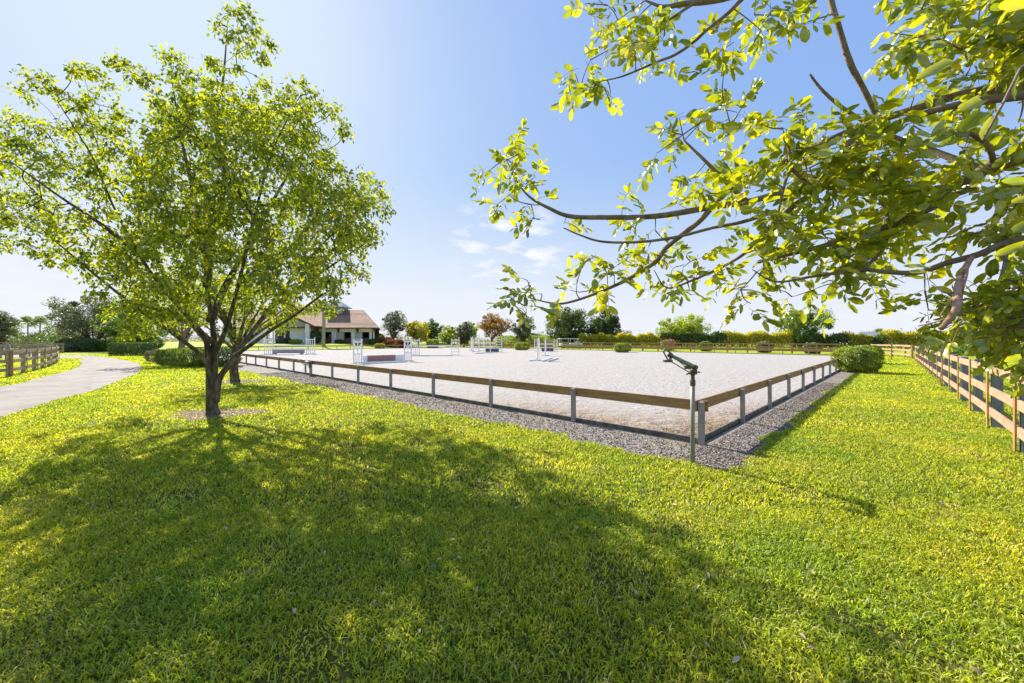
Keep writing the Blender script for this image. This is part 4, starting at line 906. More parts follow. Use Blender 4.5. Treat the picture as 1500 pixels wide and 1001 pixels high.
# ------------------------------------------------------------------ barn
def barn():
    D = 92.0; z0 = 0.92
    X = lambda u, Y=D: (u - 750) / F * Y
    Z = lambda v, Y=D: EYE + (HOR - v) / F * Y
    ox, oy = X(500), D
    root = empty('stable_barn', (ox, oy, z0), 'long white stable barn with a brown roof, three stall doors and a grey cupola', 'barn')
    def bxx(x0, x1, y0, y1, za, zb, name, m, parent=None, b=None):
        q_ = (b or MB()).box(x0 - ox, x1 - ox, y0 - oy, y1 - oy, za - z0, zb - z0)
        return q_ if b is not None else q_.build(name, m, parent or root)
    ze = Z(479.5)                                       # eave height
    doors = [(475.8, 485.2), (504.3, 514.0), (531.2, 540.6)]
    dtop, dmid = Z(487.0), Z(495.3)
    # right wing front wall in pieces round the door openings
    w = MB(); xs = [X(452)] + [X(u) for d_ in doors for u in d_] + [X(548)]
    for i in range(0, len(xs), 2): bxx(xs[i], xs[i + 1], D, D + 0.25, z0, ze, '', None, b=w)
    for a_, c_ in doors: bxx(X(a_), X(c_), D, D + 0.25, dtop, ze, '', None, b=w)
    w.beam((X(548) - .125 - ox, .26, (ze - z0) / 2), (X(549, D + 15.7) - .125 - ox, 15.7, (ze - z0) / 2), .25, ze - z0); bxx(X(380), X(548, D + 16) - 0.5, D + 15.75, D + 16, z0, ze, '', None, b=w)
    bxx(X(330), X(396), D - 1, D - 0.75, z0, ze, '', None, b=w); bxx(X(330), X(330) + .25, D - .75, D + 16, z0, ze, '', None, b=w)
    w.build('wall', M['wall'], root)
    bxx(X(396), X(548) - 0.3, D + 4.2, D + 4.4, z0, ze, 'inner_wall', M['dark_inside'])
    bxx(X(380), X(548) - 1.2, D + 0.3, D + 15.7, z0 - 0.02, z0 + 0.03, 'floor', M['dark_inside'])
    for k, (a_, c_) in enumerate(doors):
        dr_ = bxx(X(a_) + 0.03, X(c_) - 0.03, D + 0.05, D + 0.12, z0 + 0.05, dmid, 'stall_door', M['brown_trim'])
        fr = MB()
        for xx in (X(a_), X(c_)): bxx(xx - 0.07, xx + 0.07, D - 0.04, D - 0.003, z0 + 0.03, dtop + 0.07, '', None, b=fr)
        bxx(X(a_) + 0.07, X(c_) - 0.07, D - 0.04, D - 0.003, dtop, dtop + 0.07, '', None, b=fr)
        fr.build('door_frame', M['brown_trim'], dr_)
        s_ = bxx(X(a_) - 1.72, X(a_) - 0.1, D - 0.09, D - 0.045, dmid, dtop + 0.02, 'shutter', M['shutter'])
        fm = MB(); bxx(X(a_) - 1.76, X(a_) - .06, D - .12, D - .092, dmid - .08, dmid, '', None, b=fm); bxx(X(a_) - 1.76, X(a_) - .06, D - .12, D - .092, dtop + .02, dtop + .10, '', None, b=fm)
        bxx(X(a_) - 1.76, X(a_) - 1.66, D - .12, D - .092, dmid, dtop + .02, '', None, b=fm)
        fm.build('shutter_frame', M['mid_grey'], s_)
    for ub in (466, 496.5, 524.5, 549.5):
        b = MB(); xx = X(ub) - ox; dz = ze - z0
        b.box(xx - 0.12, xx + 0.12, -1.15, -0.003, dz - 0.33, dz - 0.1); b.box(xx - 0.12, xx + 0.12, -0.25, -0.003, dz - 1.25, dz - 0.333)
        b.beam((xx, -1.0, dz - 0.4), (xx, -0.2, dz - 1.15), 0.2, 0.2); b.build('eave_bracket', M['brown_trim'], root)
    MB().tube([(X(545.6) - ox, -0.12, 0.1), (X(545.6) - ox, -0.12, ze - z0 - 0.75), (X(545.6) - ox + .1, -0.9, ze - z0 - 0.15)], 0.09, 8).build('downspout', M['black'], root)
    # hipped roof
    yr = D + 8; ye = D - 1.5; yb = D + 17.5
    zr = Z(454.3, yr); xr = X(532.5, yr); xe = X(555.5, ye); xl = X(325, ye); xlr = X(352, yr); th = 0.22; zeo = Z(480, ye)
    def roof(a): return [(p[0] - ox, p[1] - oy, p[2] - z0) for p in a]
    b = MB(); top = roof([(xl, ye, zeo), (xe, ye, zeo), (X(557, yb), yb, zeo), (xl, yb, zeo), (xlr, yr, zr), (xr, yr, zr)])
    bot = [(p[0], p[1], p[2] - th) for p in top]
    b.add(top + bot, [(0, 1, 5, 4), (1, 2, 5), (2, 3, 4, 5), (3, 0, 4), (0, 6, 7, 1), (1, 7, 8, 2), (2, 8, 9, 3), (3, 9, 6, 0), (9, 8, 7, 6)])
    r_ = b.build('roof', M['roof'], root)
    MB().beam((xl - ox, ye - oy - 0.06, zeo - z0 - 0.10), (xe - ox, ye - oy - 0.06, zeo - z0 - 0.10), 0.10, 0.16).build('gutter', M['brown_trim'], r_)
    # taller main block ridge, behind the tree
    ya = D + 2.2
    zt = Z(448.8, yr + 1); x0, x1 = X(418, yr), X(463, yr)
    b = MB(); tp = roof([(x0 - 3, ya, zeo + 1.2), (x1 + 4, ya, zeo + 1.2), (x1 + 4, yb - 1, zeo + 1.2), (x0 - 3, yb - 1, zeo + 1.2), (x0, yr + 1, zt), (x1, yr + 1, zt)])
    b.add(tp, [(0, 1, 5, 4), (1, 2, 5), (2, 3, 4, 5), (3, 0, 4), (3, 2, 1, 0)]); b.build('upper_roof', M['roof'], root)
    # cupola
    cx, cy = X(494, yr), yr; hw = 2.0
    zc0, zc1 = zr - 1.1, Z(449, yr - hw)
    cu = bxx(cx - hw, cx + hw, cy - hw, cy + hw, zc0, zc1, 'cupola', M['cupola_grey'])
    zp = Z(438.5, yr); e_ = hw + 0.65
    b = MB(); q4 = roof([(cx - e_, cy - e_, zc1 - .1), (cx + e_, cy - e_, zc1 - .1), (cx + e_, cy + e_, zc1 - .1), (cx - e_, cy + e_, zc1 - .1), (cx, cy, zp), ])
    q4b = [(p[0], p[1], p[2] - 0.2) for p in q4[:4]]
    b.add(q4 + q4b, [(0, 1, 4), (1, 2, 4), (2, 3, 4), (3, 0, 4), (0, 5, 6, 1), (1, 6, 7, 2), (2, 7, 8, 3), (3, 8, 5, 0), (8, 7, 6, 5)]); b.build('cupola_roof', M['metal_roof'], cu)
    for sx_ in (-1, 1): bxx(cx + sx_ * .9 - .55, cx + sx_ * .9 + .55, cy - hw - .05, cy - hw - .003, zc1 - 1.4, zc1 - .35, 'louvre', M['mid_grey'], cu)
    # porch with a front gable
    yp = D - 5.5
    xa, xb = X(386, yp), X(461, yp); xm = X(417, yp); zpk = Z(456.5, yp); zpe = Z(477.5, yp)
    b = MB(); t = 0.25
    tp = roof([(xa, yp, zpe), (xm, yp, zpk), (xb, yp, zpe), (xa, D + 6, zpe), (xm, D + 6, zpk), (xb, D + 6, zpe)]); bt = [(p[0], p[1], p[2] - t) for p in tp]
    b.add(tp + bt, [(0, 1, 4, 3), (1, 2, 5, 4), (6, 9, 10, 7), (7, 10, 11, 8), (0, 6, 7, 1), (1, 7, 8, 2), (0, 3, 9, 6), (2, 8, 11, 5), (3, 4, 10, 9), (4, 5, 11, 10)])
    pr = b.build('porch_roof', M['roof'], root)
    bb = MB(); A0, A1, A2 = Vector(tp[0]), Vector(tp[1]), Vector(tp[2]); o_ = Vector((0, -0.08, -0.2))
    bb.beam(A0 + o_, A1 + o_, 0.12, 0.42, up=(0, -1, 0)); bb.beam(A1 + o_, A2 + o_, 0.12, 0.42, up=(0, -1, 0)); bb.build('barge_board', M['brown_trim'], pr)
    gb = MB(); yg = yp + 1.2 - oy; gb.add([(tp[0][0] + .8, yg, tp[0][2] - .2), (tp[2][0] - .8, yg, tp[2][2] - .2), (tp[1][0], yg, tp[1][2] - .9), (tp[0][0] + .8, yg + .2, tp[0][2] - .2), (tp[2][0] - .8, yg + .2, tp[2][2] - .2), (tp[1][0], yg + .2, tp[1][2] - .9)],
           [(0, 1, 2), (5, 4, 3), (0, 3, 4, 1), (1, 4, 5, 2), (2, 5, 3, 0)]); gb.build('gable_wall', M['shutter'], root)
    bt_ = MB(); bt_.beam((tp[0][0] + .5, yg - .3, tp[0][2] - .35), (tp[2][0] - .5, yg - .3, tp[2][2] - .35), 0.25, 0.3); bt_.beam((tp[1][0], yg - .3, tp[0][2] - .2), (tp[1][0], yg - .3, tp[1][2] - .8), .22, .22); bt_.build('truss', M['brown_trim'], root)
    xp = X(451.2, yp + .6); bxx(xp - .42, xp + .42, yp + .2, yp + 1.0, z0, zpe + .45, 'pillar', M['white_paint'])
    xp = X(389, yp + .6); bxx(xp - .42, xp + .42, yp + .2, yp + 1.0, z0, zpe + .3, 'pillar', M['white_paint'])
    yw = yp + 2.4
    bxx(X(424.5, yw), X(450, yw), yw, yw + .2, z0, zpe + .2, 'porch_wall', M['wall'])
    for uu in (400.5, 418): xx = X(uu, yw); bxx(xx - .16, xx + .16, yw - .25, yw + .0, z0, zpe + .1, 'porch_post', M['white_paint'])
    bxx(X(402, yw), X(417, yw), yw + .3, yw + .38, z0 + .1, Z(485, yw), 'glass_door', M['glass'])
    bxx(X(419, yw), X(424, yw), yw + .3, yw + .38, z0 + .1, Z(486, yw), 'glass_door', M['glass'])
    bxx(X(396, yw), X(424.4, yw), yw + .02, yw + .2, Z(485, yw), zpe + .1, 'lintel', M['shutter'])
    bxx(X(380, yw), X(450, yw), yp - .5, yw + 3, z0 - .1, z0 + .04, 'porch_step', M['mid_grey'])
    return ox, oy, z0
barn()

# pale horse looking out of the first stall door
def skin_obj(name, verts, edges, radii, m, parent, sub=2, root_i=0):
    me = bpy.data.meshes.new(name); me.from_pydata([tuple(v) for v in verts], edges, []); me.update(); me.materials.append(m)
    o = bpy.data.objects.new(name, me); col.objects.link(o); o.parent = parent
    sk = o.modifiers.new('skin', 'SKIN'); sk.use_smooth_shade = True
    if not me.skin_vertices: bpy.context.view_layer.objects.active = o
    for i, r_ in enumerate(radii):
        rr = r_ if hasattr(r_, '__len__') else (r_, r_)
        me.skin_vertices[0].data[i].radius = rr
    me.skin_vertices[0].data[root_i].use_root = True
    ss = o.modifiers.new('sub', 'SUBSURF'); ss.levels = sub; ss.render_levels = sub
    return o
def horse():
    x = (480.6 - 750) / F * 92; root = empty('horse', (x, 92.95, 0.95), 'pale horse with its head over the left stall door of the barn', 'horse')
    vs = [(0, 2.2, 1.25), (0, 1.5, 1.2), (0, 0.7, 1.25), (0, 0.35, 1.55), (0, 0.0, 1.88), (0, -0.25, 1.83), (0, -0.55, 1.55)]
    rd = [(.27, .27), (.31, .33), (.26, .30), (.15, .21), (.12, .16), (.10, .13), (.065, .075)]
    ed = [(i, i + 1) for i in range(6)]
    for sx_ in (-.17, .17):
        for (j, yy, k) in ((0, 2.25, 1), (2, 0.72, -1)):
            n = len(vs); vs += [(sx_, yy, .85), (sx_, yy + .05 * k, .45), (sx_, yy + .02, .06)]; rd += [.11, .055, .06]; ed += [(j, n), (n, n + 1), (n + 1, n + 2)]
    n = len(vs); vs += [(0, 2.5, 1.3), (0, 2.62, .8)]; rd += [.05, .06]; ed += [(0, n), (n, n + 1)]
    body = skin_obj('body', vs, ed, rd, M['horse'], root, root_i=1)
    for sx_ in (-1, 1): MB().add([(sx_ * .05, 0, 1.96), (sx_ * .11, 0.02, 1.97), (sx_ * .085, -.02, 2.14), (sx_ * .08, .05, 1.97)], [(0, 1, 2), (1, 3, 2), (3, 0, 2), (0, 3, 1)]).build('ear', M['horse'], root)
    MB().tube([(0, .75, 1.62), (0, .38, 1.85), (0, .05, 2.06)], [.04, .06, .04], 6).build('mane', M['shutter'], root)
horse()

# person standing behind the left fence
def person():
    root = empty('person', P(11, 536.5), 'person with reddish hair in a grey-blue shirt standing behind the fence by the driveway', 'person', rz=R(-60))
    J = {'pel': (0, 0, .95), 'wai': (0, 0, 1.12), 'che': (0, .01, 1.36), 'nec': (0, 0, 1.53), 'hb': (0, -.01, 1.62), 'ht': (0, -.015, 1.76)}
    vs = list(J.values()); rd = [(.15, .12), (.125, .10), (.155, .11), .052, (.075, .088), (.06, .07)]; ed = [(0, 1), (1, 2), (2, 3), (3, 4), (4, 5)]
    vs.append((0, -.085, 1.62)); rd.append((.018, .02)); ed.append((4, len(vs) - 1))
    for s_ in (-1, 1):
        n = len(vs); vs += [(s_ * .185, 0, 1.43), (s_ * .22, .03, 1.16), (s_ * .19, -.12, .98), (s_ * .15, -.20, .96)]; rd += [.05, .042, .033, .028]; ed += [(2, n), (n, n + 1), (n + 1, n + 2), (n + 2, n + 3)]
        w_ = n + 3
        for f in range(4):
            m_ = len(vs); a = (f - 1.5) * .016
            vs += [(s_ * .14 + a, -.245, .955), (s_ * .135 + a * 1.1, -.275, .935)]; rd += [.009, .008]; ed += [(w_, m_), (m_, m_ + 1)]
        m_ = len(vs); vs.append((s_ * .105, -.215, .975)); rd.append(.010); ed.append((w_, m_))
        n = len(vs); vs += [(s_ * .09, 0, .88), (s_ * .10, -.01, .50), (s_ * .10, .02, .09), (s_ * .11, -.14, .04)]; rd += [.085, .06, .045, .035]; ed += [(0, n), (n, n + 1), (n + 1, n + 2), (n + 2, n + 3)]
    skin_obj('body', vs, ed, rd, M['skin'], root, 1)
    vs = [(0, 0, .96), (0, 0, 1.12), (0, .01, 1.36), (0, .0, 1.47)]; rd = [(.17, .14), (.145, .118), (.175, .13), (.085, .075)]; ed = [(0, 1), (1, 2), (2, 3)]
    for s_ in (-1, 1): n = len(vs); vs += [(s_ * .19, 0, 1.43), (s_ * .215, .02, 1.22)]; rd += [.066, .06]; ed += [(2, n), (n, n + 1)]
    skin_obj('shirt', vs, ed, rd, M['shirt'], root, 1)
    vs = [(0, 0, .98)]; rd = [(.165, .135)]; ed = []
    for s_ in (-1, 1): n = len(vs); vs += [(s_ * .09, 0, .86), (s_ * .10, -.01, .50), (s_ * .10, .02, .12)]; rd += [.1, .078, .062]; ed += [(0, n), (n, n + 1), (n + 1, n + 2)]
    skin_obj('trousers', vs, ed, rd, M['trousers'], root, 1)
    skin_obj('hair', [(0, .03, 1.62), (0, .02, 1.74), (0, -.02, 1.80)], [(0, 1), (1, 2)], [(.07, .06), (.088, .085), (.05, .05)], M['hair'], root, 1)
    for s_ in (-1, 1):
        MB().box(s_ * .032 - .012, s_ * .032 + .012, -.102, -.088, 1.655, 1.668).build('eye', M['black'], root)
        MB().box(s_ * .11 - .045, s_ * .11 + .045, -.20, .07, 0.0, .075).build('shoe', M['black'], root, bevel=.02)
    MB().box(-.025, .025, -.098, -.086, 1.575, 1.583).build('mouth', M['brown_trim'], root)
person()

# white utility vehicle parked beyond the far fence
def cart():
    p = G(836, 84); root = empty('utility_cart', p, 'white flat-roofed utility vehicle parked behind the far fence under the big trees', 'vehicle', rz=R(8))
    wp = M['white_paint']
    b = MB(); b.box(-2.4, 1.2, -.8, .8, .55, .95); b.box(-.2, 1.2, -.8, .8, .95, 1.15); b.build('body', wp, root, bevel=.06)
    b = MB(); b.add([(1.2, -.8, .5), (2.5, -.75, .5), (2.5, .75, .5), (1.2, .8, .5), (1.2, -.8, 1.45), (2.4, -.7, 1.15), (2.4, .7, 1.15), (1.2, .8, 1.45)], [(0, 3, 2, 1), (4, 5, 6, 7), (0, 1, 5, 4), (1, 2, 6, 5), (2, 3, 7, 6), (3, 0, 4, 7)]); b.build('bonnet', wp, root, bevel=.06)
    MB().box(-2.5, 1.3, -.9, .9, 1.98, 2.1).build('roof', wp, root, bevel=.03)
    for x in (-2.3, -.3, 1.1):
        for y in (-.78, .78): MB().tube([(x, y, .9), (x, y, 1.98)], .035, 6).build('roof_post', wp, root)
    MB().box(-1.9, -.5, -.7, .7, .952, 1.35).build('seat', M['dark_grey'], root, bevel=.05)
    for x in (-1.7, 1.7):
        for y in (-.82, .82):
            wq = MB().tube([(x, y - .11, .33), (x, y + .11, .33)], .33, 18).build('wheel', M['black'], root)
            MB().tube([(x, y - .115, .33), (x, y + .115, .33)], .17, 12).build('hub_cap', M['mid_grey'], wq)
cart()
def far_house():
    Y = 150; x, y, _ = G(1271, Y); root = empty('far_house', (x, y, 0), 'distant pale house with a low hipped roof showing over the hedge at far right', 'house')
    MB().box(-8, 8, -5, 5, 0, 2.7).build('wall', M['wall'], root)
    MB().add([(-9, -6, 2.7), (9, -6, 2.7), (9, 6, 2.7), (-9, 6, 2.7), (-3, 0, 4.9), (3, 0, 4.9)], [(0, 1, 5, 4), (1, 2, 5), (2, 3, 4, 5), (3, 0, 4), (3, 2, 1, 0)]).build('roof', M['metal_roof'], root)
    for x in (-5, 0, 5): MB().box(x - .7, x + .7, -5.05, -5.002, 1, 2.2).build('window', M['glass'], root)
far_house()

# ------------------------------------------------------------------ vegetation
def clump_leaves(centres, radii, per, size, aspect, droop=0.25, shell=0.55, squash=0.8):
    """positions, axes, sizes for leaves gathered in clumps"""
    C = np.repeat(np.asarray(centres, float), per, 0); Rr = np.repeat(np.asarray(radii, float), per)
    n = len(C); d = unit(rng.normal(size=(n, 3)))
    r = Rr * (shell + (1 - shell) * rng.random(n)) ** 1.0 * rng.uniform(0.35, 1.0, n) ** 0.5
    pos = C + d * r[:, None] * np.array([1, 1, squash])
    ax = unit(d * 0.8 + rng.normal(size=(n, 3)) * 0.7 + np.array([0, 0, -droop * 3]))
    L = size * rng.uniform(0.6, 1.25, n)
    return pos, ax, L, L * aspect * rng.uniform(0.8, 1.2, n)
def bg_tree(name, label, u, Y, vtop, ulr, mleaf, cat='tree', z_low=0.25, ncl=60, per=150, leaf=0.30, seed=0, group='trees beyond the arena', bark='bark', shape=1.0, trunk=True, rr=0.26, base=None):
    """a tree of the background: tapering trunk, forking limbs and a ragged crown of leaf clumps"""
    global rng
    rs = random.Random(seed * 31 + int(u)); keep = rng; rng = np.random.default_rng(seed * 77 + int(u))
    x, y, z = G(u, Y) if base is None else base
    H = EYE + (HOR - vtop) / F * Y - z; RX = (ulr[1] - ulr[0]) / F * Y / 2; xc = ((ulr[0] + ulr[1]) / 2 - 750) / F * Y - x
    root = empty(name, (x, y, z), label, cat, group)
    zc = H * (z_low + (1 - z_low) / 2); RZ = H * (1 - z_low) / 2
    cs, rad = [], []
    for i in range(ncl):
        for _ in range(60):
            a = rs.uniform(0, 6.283); h = rs.uniform(-1, 1); q_ = rs.random() ** 0.45
            k = math.sqrt(max(0, 1 - h * h)) if h > -0.2 else math.sqrt(max(0, 1 - h * h)) * (1 - 0.25 * shape * (-h - 0.2))
            px, py, pz = xc + RX * k * q_ * math.cos(a) * .93, RX * k * q_ * math.sin(a) * .93, zc + RZ * h * q_ * .93
            r_ = RX * rr * rs.uniform(0.35, 1.4)
            if all((px - c[0]) ** 2 + (py - c[1]) ** 2 + (pz - c[2]) ** 2 > (0.55 * min(r_, q2)) ** 2 for c, q2 in zip(cs, rad)): break
        cs.append((px, py, max(pz, r_ * .6))); rad.append(r_)
    if trunk:
        tr = MB(); tw = 0.022 * H + 0.05; fk = H * z_low * 0.7 + 0.3
        tr.tube(spline([(0, 0, -0.15), (0.03 * H * jit(1), 0, fk * .5), (xc * .2, 0, fk)], 3), [tw * 1.35, tw * 1.1] + [tw] * 5, 8, 0.06)
        for i in sorted(range(ncl), key=lambda i: -abs(cs[i][0] - xc) - cs[i][2] * .4)[:16]:
            c = cs[i]; s0 = fk * rs.uniform(0.75, 1.0)
            pts = spline([(xc * .1, 0, s0), (c[0] * .35 + jit(.2), c[1] * .35, s0 + (c[2] - s0) * .5), (c[0], c[1], c[2])], 4)
            tr.tube(pts, list(np.linspace(tw * .5, tw * .08, len(pts))), 5)
        tr.build('trunk', M[bark], root, sm=True)
    pos, ax, L, Wd = clump_leaves(cs, rad, per, leaf, 0.62, 0.12)
    ctint = np.repeat(rng.uniform(-0.22, 0.22, len(cs)), per)
    leaves('crown', pos, ax, L, Wd, M[mleaf], root, LEAF_Q, np.clip(rng.normal(0.45, 0.22, len(pos)) + ctint, 0, 1))
    rng = keep
    return root
def shrub(name, label, c, rx, ry, h, mleaf, cat='shrub', n=2500, leaf=0.09, box=False, group=None, spiky=False, lumps=None, asp=0.6, stems=True):
    """a bush: leaves over a lumpy shell plus some inside, woody stems below"""
    root = empty(name, c, label, cat, group)
    if box:
        f = rng.integers(0, 5, n); p = rng.uniform(-1, 1, (n, 3))
        p[f == 0, 0] = 1; p[f == 1, 0] = -1; p[f == 2, 1] = 1; p[f == 3, 1] = -1; p[f == 4, 2] = 1
        p += rng.normal(size=(n, 3)) * 0.012
        inn = rng.random(n) < 0.25; p[inn] *= rng.uniform(0.6, 0.97, (inn.sum(), 1))
        pos = p * np.array([rx, ry, h / 2]) + np.array([0, 0, h / 2])
        pos += rng.normal(size=(n, 3)) * 0.02
    else:
        d = unit(rng.normal(size=(n, 3))); lump = 1 + 0.07 * np.sin(d[:, 0] * 9 + c[0]) * np.cos(d[:, 1] * 8) + 0.05 * np.sin(d[:, 2] * 13 + d[:, 0] * 11)
        r = lump * rng.uniform(0.55, 1.0, n) ** 0.28
        d2 = np.sign(d) * np.abs(d) ** 0.8; d2 = d2 / np.abs((np.abs(d2) ** 2.6).sum(1, keepdims=True)) ** (1 / 2.6)
        pos = d2 * r[:, None] * np.array([rx, ry, h / 2]) + np.array([0, 0, h / 2]); pos[:, 2] = np.maximum(pos[:, 2], 0.02)
    out = unit(pos - np.array([0, 0, h * 0.45]))
    if spiky: ax = unit(out * 0.5 + rng.normal(size=(n, 3)) * 0.35 + np.array([0, 0, 0.9]))
    else: ax = unit(out * 0.5 + rng.normal(size=(n, 3)) * 0.8 + np.array([0, 0, .15]))
    L = leaf * rng.uniform(0.6, 1.3, n)
    tn = np.clip(rng.normal(0.42, 0.24, n) + 0.12 * np.sin(pos[:, 0] * 3) * np.sin(pos[:, 2] * 4 + pos[:, 1] * 2), 0, 1)
    leaves('foliage', pos, ax, L, L * asp, M[mleaf], root, LEAF_Q, tn, nrm=out * 1.3 + rng.normal(size=(n, 3)) * .7 + np.array([0, 0, .3]))
    if stems:
        b = MB()
        for k in range(7):
            a = k * 0.9 + 0.3; b.tube([(0.12 * rx * math.cos(a), 0.12 * ry * math.sin(a), -0.05), (0.45 * rx * math.cos(a), .45 * ry * math.sin(a), h * .5), (.65 * rx * math.cos(a), .65 * ry * math.sin(a), h * .75)], [.04, .025, .012], 5)
        b.build('stems', M['bark'], root)
    return root

# big foreground tree -------------------------------------------------
def px(u, v, Y): return np.array(W(u, v, Y))
def limb_builder(limbs, wob=0.03, n=10):
    b = MB(); nodes = []
    for pts, r0, r1 in limbs:
        sp = spline(pts, 5); rr_ = np.linspace(r0, r1, len(sp)) if not hasattr(r0, '__len__') else np.interp(np.linspace(0, 1, len(sp)), np.linspace(0, 1, len(r0)), r0)
        b.tube(sp, list(rr_), n, wob)
        nodes += [(q_, r_) for q_, r_ in zip(sp, rr_)]
    return b, nodes
def connect(nodes, cs, pen=0.9):
    """grow twigs outward: each clump joins the nearest limb or the nearest clump already joined"""
    P0 = np.array([n_[0] for n_ in nodes]); todo = list(range(len(cs))); C = np.array(cs)
    d = np.array([np.linalg.norm(P0 - c, axis=1).min() for c in C]); src = np.array([P0[np.linalg.norm(P0 - c, axis=1).argmin()] for c in C])
    lvl = np.zeros(len(C), int); out = [None] * len(C); done = np.zeros(len(C), bool)
    for _ in range(len(C)):
        k = int(np.where(done, 1e9, d).argmin()); done[k] = True; out[k] = (src[k].copy(), lvl[k])
        nd = np.linalg.norm(C - C[k], axis=1) * (1.0 + 0.12 * lvl[k])
        m = (~done) & (nd < d); d[m] = nd[m]; src[m] = C[k]; lvl[m] = lvl[k] + 1
    return out
def near_tree():
    global rng
    keep = rng; rng = np.random.default_rng(11); rs = random.Random(5)
    B = np.array((-7.17, 9.5, 0.0)); Y = 9.5
    root = empty('shade_tree', tuple(B), 'large multi-stemmed shade tree with light green leaves at left, nearest to the camera', 'tree')
    q_ = lambda u, v, dy=0.0: px(u, v, Y + dy) - B
    limbs = [
        ([(0, 0, -0.1), (0.0, 0, 0.25), q_(313, 560), q_(314, 520), q_(312, 480, .1), q_(303, 420, .2), q_(300, 370, .3)], [0.22, 0.105, 0.09, 0.08, 0.07, 0.054, 0.042, 0.034], 0),
        ([(-0.06, 0, 0.1), q_(307, 560, -.05), q_(305, 520, -.1), q_(300, 495, -.15), q_(277, 466, -.3), q_(240, 425, -.6), q_(205, 375, -.9), q_(165, 300, -1.2), q_(135, 230, -1.4), q_(85, 150, -1.6)], [0.10, 0.078, .068, .06, .05, .042, .034, .027, .02, .014, .008], 0),
        ([q_(313, 520), q_(330, 485, -.2), q_(342, 445, -.5), q_(356, 390, -.9), q_(372, 320, -1.2), q_(400, 220, -1.5), q_(440, 140, -1.7)], [.06, .05, .042, .034, .026, .017, .008], 0),
        ([(0.06, 0, 0.3), q_(321, 556, .1), q_(338, 532, .15), q_(352, 510, .3), q_(370, 485, .5), q_(392, 455, .7), q_(430, 405, 1.0), q_(480, 350, 1.2), q_(545, 290, 1.4)], [.08, .07, .062, .056, .05, .042, .032, .022, .009], 0),
        ([q_(346, 520, .2), q_(372, 502, -.2), q_(400, 482, -.5), q_(432, 462, -.9), q_(465, 437, -1.2), q_(500, 415, -1.4)], [.055, .045, .037, .03, .021, .009], 0),
        ([q_(303, 420, .2), q_(310, 350, .5), q_(329, 262, .7), q_(316, 180, .6), q_(327, 115, .5), q_(333, 40, .4)], [.09, .07, .05, .03, .010], 0),
        ([q_(300, 370, .3), q_(285, 290, .9), q_(265, 200, 1.4), q_(250, 105, 1.6)], [.08, .055, .035, .012], 0),
        ([q_(308, 470, .1), q_(330, 420, .9), q_(370, 350, 1.7), q_(420, 260, 2.3), q_(470, 190, 2.6)], [.10, .08, .055, .035, .012], 0),
        ([q_(306, 500, .1), q_(280, 470, .8), q_(240, 400, 1.6), q_(190, 300, 2.2), q_(120, 220, 2.5)], [.09, .07, .055, .03, .012], 0),
        ([q_(306, 535, -.1), q_(288, 515, -.3), q_(255, 490, -.7), q_(205, 455, -1.0), q_(130, 395, -1.3), q_(60, 335, -1.5)], [.05, .045, .04, .03, .02, .01], 0),
        ([q_(205, 375, -.9), q_(150, 330, -1.3), q_(90, 290, -1.6), q_(20, 240, -1.8)], [.05, .035, .022, .01], 0),
        ([q_(277, 466, -.3), q_(235, 455, -1.1), q_(180, 440, -1.5)], [.04, .03, .012], 0),
        ([q_(372, 320, -1.2), q_(330, 250, -1.9), q_(280, 190, -2.2)], [.04, .025, .01], 0),
        ([q_(392, 455, .7), q_(440, 420, .3), q_(500, 380, .2), q_(545, 350, .1)], [.05, .035, .02, .01], 0),
    ]
    lb, nodes = limb_builder(limbs)
    pts2 = [(34,130,14),(50,113,14),(67,126,15),(84,143,16),(109,97,12),(122,103,13),(134,105,13),(155,126,14),(109,155,17),(138,147,16),(164,160,15),(176,180,16),(126,176,18),(147,201,18),(189,197,14),
        (13,176,18),(42,176,15),(67,185,16),(92,193,17),(13,201,18),(42,214,16),(10,235,20),(25,252,18),(50,235,15),(76,252,17),(105,235,20),(84,273,18),(117,269,19),(147,252,20),(176,227,18),(201,227,14),(185,256,18),(210,252,16),
        (25,294,16),(50,302,17),(13,319,18),(42,327,17),(71,319,15),(88,340,15),(42,361,13),(17,352,13),(76,369,14),(101,369,14),(84,385,11),(117,386,14),(138,403,14),(126,319,17),(147,302,19),(176,294,20),(159,344,18),(185,361,18),(159,378,17),
        (-15,200,25),(-20,250,25),(-15,320,25),(-40,290,28),(-45,230,25),
        (168,92,9),(185,101,12),(206,113,13),(222,117,13),(243,84,13),(260,88,13),(252,112,16),(273,109,13),(235,155,13),(269,143,18),(290,138,17),(239,185,16),(269,180,18),
        (314,38,10),(333,24,13),(357,24,13),(371,43,11),(342,50,12),(366,67,9),(384,84,7),(357,76,9),(395,62,5),(309,91,8),(325,98,9),(347,101,7),(290,115,12),(318,125,15),(338,139,15),(371,134,11),(386,125,12),(404,142,14),(424,125,13),(443,134,13),(462,154,13),(482,168,13),(498,182,12),(508,196,9),(438,163,13),(390,168,16),(362,163,16),(448,206,12),(482,225,11),(424,202,12),(470,240,14),(496,250,14),
        (530,259,14),(553,274,12),(566,288,9),(564,307,10),(539,298,15),(510,288,17),(549,336,12),(534,365,11),(510,355,17),(527,398,12),(506,408,15),(486,432,13),(462,446,12),(486,458,8),(453,408,16),(472,374,18),(424,432,14),(400,418,16),(434,456,10),
        (400,455,12),(150,430,13),(165,455,13),(185,470,13),(200,450,15),(225,470,14),(245,455,15),(270,440,15),(215,488,9),(180,490,7)]
    poly = [(195, 260), (215, 190), (245, 150), (300, 140), (350, 150), (440, 150), (475, 235), (540, 290), (525, 370), (480, 420), (430, 450), (380, 440), (330, 430), (290, 440), (240, 470), (190, 460), (160, 430), (160, 380), (185, 330)]
    cs, rad, per = [], [], []
